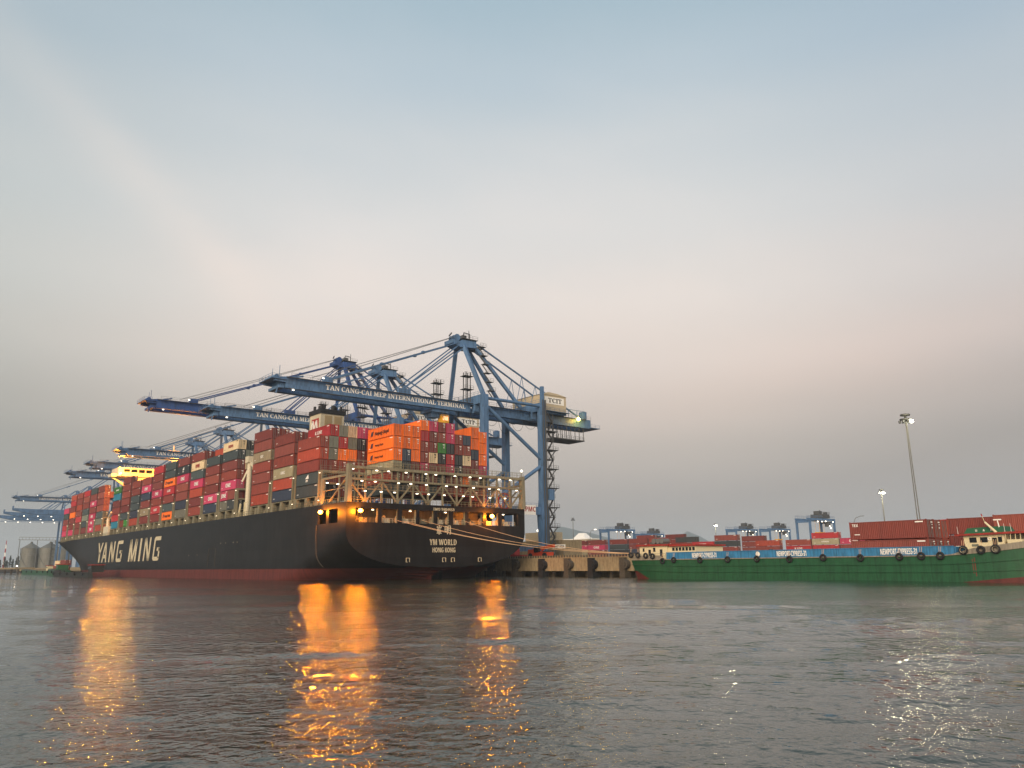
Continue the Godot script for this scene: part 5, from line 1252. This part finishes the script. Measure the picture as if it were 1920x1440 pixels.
# ---------------------------------------------------------------- water
func water() -> void:
	var m := StandardMaterial3D.new()
	m.albedo_color = Color(0.155, 0.19, 0.14)
	m.roughness = 0.03
	m.metallic_specular = 0.5
	var nz := FastNoiseLite.new(); nz.seed = 77; nz.frequency = 0.018; nz.fractal_octaves = 5; nz.noise_type = FastNoiseLite.TYPE_SIMPLEX_SMOOTH
	var hm := nz.get_seamless_image(1024, 1024)
	hm.convert(Image.FORMAT_RGBA8)
	hm.bump_map_to_normal_map(6.5)
	m.normal_enabled = true
	m.normal_texture = ImageTexture.create_from_image(hm)
	m.normal_scale = 0.72
	m.uv1_triplanar = true; m.uv1_world_triplanar = true; m.uv1_scale = Vector3(0.085, 0.085, 0.085)
	M.water = m
	var wr := RandomNumberGenerator.new(); wr.seed = 5
	var waves := []
	for i in 30:
		var lam := 0.45 * pow(1.17, i)
		var dir := deg_to_rad(40.0 + wr.randf_range(-24, 24))
		var amp := 0.0050 * pow(lam, 0.95) * (1.0 if lam < 3.5 else (0.6 if lam < 7.0 else 0.28))
		waves.append([cos(dir) * TAU / lam, sin(dir) * TAU / lam, amp, wr.randf() * TAU, lam])
	var fwd := -cam_basis.z
	var mid := atan2(fwd.z, fwd.x)
	var NR := 430; var NA := 560
	var v := PackedVector3Array(); var n := PackedVector3Array(); var idx := PackedInt32Array()
	var rs := []
	for i in NR:
		var t := i / float(NR - 1)
		rs.append(1.0 / lerpf(1.0 / 7.0, 1.0 / 4500.0, pow(t, 0.9)))
	for i in NR:
		var r: float = rs[i]
		var dr: float = absf(rs[mini(i + 1, NR - 1)] - rs[maxi(i - 1, 0)]) * 0.5
		var use := []
		for w in waves:
			var k := clampf((w[4] / maxf(dr, r * 0.0025) - 2.5) / 3.0, 0.0, 1.0)
			if k > 0.0: use.append([w[0], w[1], w[2] * k, w[3]])
		var calm := FastNoiseLite.new(); calm.seed = 14; calm.frequency = 0.03; calm.fractal_octaves = 3
		for j in NA:
			var an := mid + deg_to_rad(-47.0 + 94.0 * j / (NA - 1.0))
			var x := cos(an) * r; var z := sin(an) * r
			var y := 0.0; var sx := 0.0; var sz := 0.0
			var q := 0.55 + 0.9 * smoothstep(-0.35, 0.4, calm.get_noise_2d(x * 0.77 + z * 0.63, (z * 0.77 - x * 0.63) * 0.45))   # slicks and ruffled patches
			for w in use:
				var ph: float = w[0] * x + w[1] * z + w[3]
				var c: float = cos(ph) * w[2] * q
				y += sin(ph) * w[2] * q
				sx += c * w[0]; sz += c * w[1]
			v.append(Vector3(x, y, z)); n.append(Vector3(-sx, 1, -sz).normalized())
	for i in NR - 1:
		for j in NA - 1:
			var a := i * NA + j
			idx.append_array([a, a + 1, a + NA, a + 1, a + NA + 1, a + NA])
	var arr := []
	arr.resize(Mesh.ARRAY_MAX)
	# clockwise from above
	var p0 := v[idx[0]]; var p1 := v[idx[1]]; var p2 := v[idx[2]]
	if (p2 - p0).cross(p1 - p0).y < 0.0:
		for t in range(0, idx.size(), 3):
			var q := idx[t + 1]; idx[t + 1] = idx[t + 2]; idx[t + 2] = q
	arr[Mesh.ARRAY_VERTEX] = v; arr[Mesh.ARRAY_NORMAL] = n; arr[Mesh.ARRAY_INDEX] = idx
	var mesh := ArrayMesh.new()
	mesh.add_surface_from_arrays(Mesh.PRIMITIVE_TRIANGLES, arr)
	setting("water", mesh, m)
	var g := Geo.new()                                             # the rest of the river, round and behind the viewer
	g.quad(Vector3(-6600, -0.35, 4500), Vector3(6500, -0.35, 4500), Vector3(6500, -0.35, -6200), Vector3(-6600, -0.35, -6200))
	setting("river", g, m)

# ---------------------------------------------------------------- sky
func sky_color(el: float, az: float) -> Color:                     # el in degrees above the horizon; az in degrees right of the view, -180..180
	var stops := [[0.0, [156, 151, 147]], [4.0, [175, 167, 161]], [7.4, [195, 185, 176]], [10.1, [212, 199, 189]], [14.4, [231, 218, 209]], [19.0, [233, 225, 219]], [24.0, [221, 221, 220]], [29.5, [205, 212, 216]], [34.0, [187, 202, 212]], [39.0, [169, 191, 204]], [60.0, [124, 155, 186]], [90.0, [110, 143, 178]]]
	var c := Vector3.ZERO
	var e := clampf(el, 0.0, 90.0)
	for i in stops.size() - 1:
		if e <= stops[i + 1][0]:
			var t: float = (e - stops[i][0]) / (stops[i + 1][0] - stops[i][0])
			var a: Array = stops[i][1]; var b: Array = stops[i + 1][1]
			c = Vector3(a[0], a[1], a[2]).lerp(Vector3(b[0], b[1], b[2]), smoothstep(0.0, 1.0, t) * 0.5 + t * 0.5)
			break
	var l := Color(c.x / 255.0, c.y / 255.0, c.z / 255.0).srgb_to_linear()
	var low := smoothstep(32.0, 14.0, e)
	var dim := smoothstep(175.0, 110.0, absf(az))
	var side := smoothstep(-12.0, -42.0, az) * dim                  # upriver: duller and greener
	var k := Vector3(0.81, 0.85, 0.86).lerp(Vector3(0.69, 0.79, 0.81), low)
	l.r *= lerpf(1.0, k.x, side); l.g *= lerpf(1.0, k.y, side); l.b *= lerpf(1.0, k.z, side)
	side = smoothstep(12.0, 38.0, az) * dim
	k = Vector3(0.82, 0.87, 0.92).lerp(Vector3(0.80, 0.82, 0.85), low)
	l.r *= lerpf(1.0, k.x, side); l.g *= lerpf(1.0, k.y, side); l.b *= lerpf(1.0, k.z, side)
	var edge := maxf(smoothstep(-4.0, -40.0, az), smoothstep(8.0, 38.0, az)) * dim * smoothstep(19.0, 3.0, e)
	l = l * (1.0 - 0.12 * edge)
	var back := smoothstep(100.0, 172.0, absf(az))                  # the afterglow, behind the viewer
	var g := exp(-pow(e / 20.0, 2.0))
	l = l * (1.0 + 0.45 * back)
	l.r += back * g * 0.75; l.g += back * g * 0.46; l.b += back * g * 0.24
	return l

func make_sky(env: Environment) -> void:
	var W := 1280; var H := 640
	var im := Image.create(W, H, false, Image.FORMAT_RGBF)
	var f := FastNoiseLite.new(); f.seed = 12; f.frequency = 1.3; f.fractal_octaves = 5; f.noise_type = FastNoiseLite.TYPE_SIMPLEX_SMOOTH
	var fwd := -cam_basis.z
	var mid := atan2(fwd.x, -fwd.z)
	var banks := []
	for q in [[-40.0, 20.0, 300.0, 380.0, 1.7, 0.90, [1.16, 1.08, 1.04]], [1940.0, 600.0, 1350.0, 720.0, 2.4, 0.93, [1.17, 1.06, 1.02]], [420.0, 620.0, 1150.0, 300.0, 4.0, 0.88, [1.05, 1.03, 1.02]]]:
		var d1 := ray(q[0], q[1]).normalized(); var d2 := ray(q[2], q[3]).normalized()
		banks.append([d1.cross(d2).normalized(), (d1 + d2).normalized(), q[4], q[5], q[6]])
	for y in H:
		var el := 90.0 - 180.0 * (y + 0.5) / H
		for x in W:
			var az := TAU * (x + 0.5) / W                             # Godot's panorama: its left edge looks along -z
			var d := wrapf(rad_to_deg(az - mid), -180.0, 180.0)
			var c := sky_color(el, d)
			if el > -1.0:
				var dir := Vector3(sin(az) * cos(deg_to_rad(el)), sin(deg_to_rad(el)), -cos(az) * cos(deg_to_rad(el)))
				var q := Vector3(dir.x * 1.0 + dir.y * 1.2, dir.y * 2.0, dir.z * 1.0 - dir.y * 0.8)
				var k := f.get_noise_3dv(q) * 0.5 + 0.5 * f.get_noise_3dv(q * 2.3 + Vector3(4, 1, 7))
				var veil := smoothstep(-0.1, 0.55, k) * smoothstep(8.0, 18.0, el) * 0.6
				c = c.lerp(Color(c.r * 1.05 + 0.02, c.g * 1.02 + 0.015, c.b * 1.0 + 0.014), veil)
				for bank in banks:                                     # long soft clouds: great circles through two directions
					var off: float = rad_to_deg(asin(clampf(bank[0].dot(dir), -1.0, 1.0))) + 1.4 * k
					var on: float = exp(-pow(off / bank[2], 2.0)) * smoothstep(bank[3], bank[3] + 0.14, bank[1].dot(dir)) * (0.8 + 0.6 * k)
					c = c.lerp(Color(c.r * bank[4][0], c.g * bank[4][1], c.b * bank[4][2]), on)
			im.set_pixel(x, y, c)
	var s := PanoramaSkyMaterial.new()
	s.panorama = ImageTexture.create_from_image(im)
	var sky := Sky.new(); sky.sky_material = s
	env.background_mode = Environment.BG_SKY
	env.sky = sky

func _ready() -> void:
	rng.seed = 9
	# camera
	var p := 0.22469; var r := -0.01162; var psi := 0.88340
	var F := Vector3(-sin(psi) * cos(p), sin(p), -cos(psi) * cos(p)); var R := Vector3(cos(psi), 0, -sin(psi)); var U := R.cross(F)
	cam_basis = Basis(R * cos(r) + U * sin(r), -R * sin(r) + U * cos(r), -F)
	var cam := Camera3D.new()
	cam.name = "camera"
	cam.fov = rad_to_deg(2.0 * atan(720.0 / FOCAL)); cam.near = 0.5; cam.far = 20000.0
	add_child(cam)
	cam.transform = Transform3D(cam_basis, eye)
	# sky, afterglow, exposure
	var env := Environment.new()
	make_sky(env)
	env.tonemap_mode = Environment.TONE_MAPPER_LINEAR
	env.tonemap_exposure = 1.0
	env.sdfgi_enabled = true; env.ssao_enabled = true; env.ssil_enabled = true
	env.fog_enabled = true; env.fog_density = 0.00015; env.fog_light_color = Color(0.82, 0.88, 0.92)
	var we := WorldEnvironment.new(); we.name = "environment"; we.environment = env
	add_child(we)
	var sun := DirectionalLight3D.new()
	sun.name = "sun"
	sun.light_color = Color(1.0, 0.90, 0.78); sun.light_energy = 1.3; sun.light_angular_distance = 40.0; sun.shadow_enabled = true
	add_child(sun)
	sun.look_at_from_position(Vector3.ZERO, Vector3(-0.50, -0.30, -0.81), Vector3.UP)
	make_materials()
	water()
	quay()
	build_ship()
	cranes()
	stow_cargo()
	yard()
	barge()
	ropes()
	far_bank()
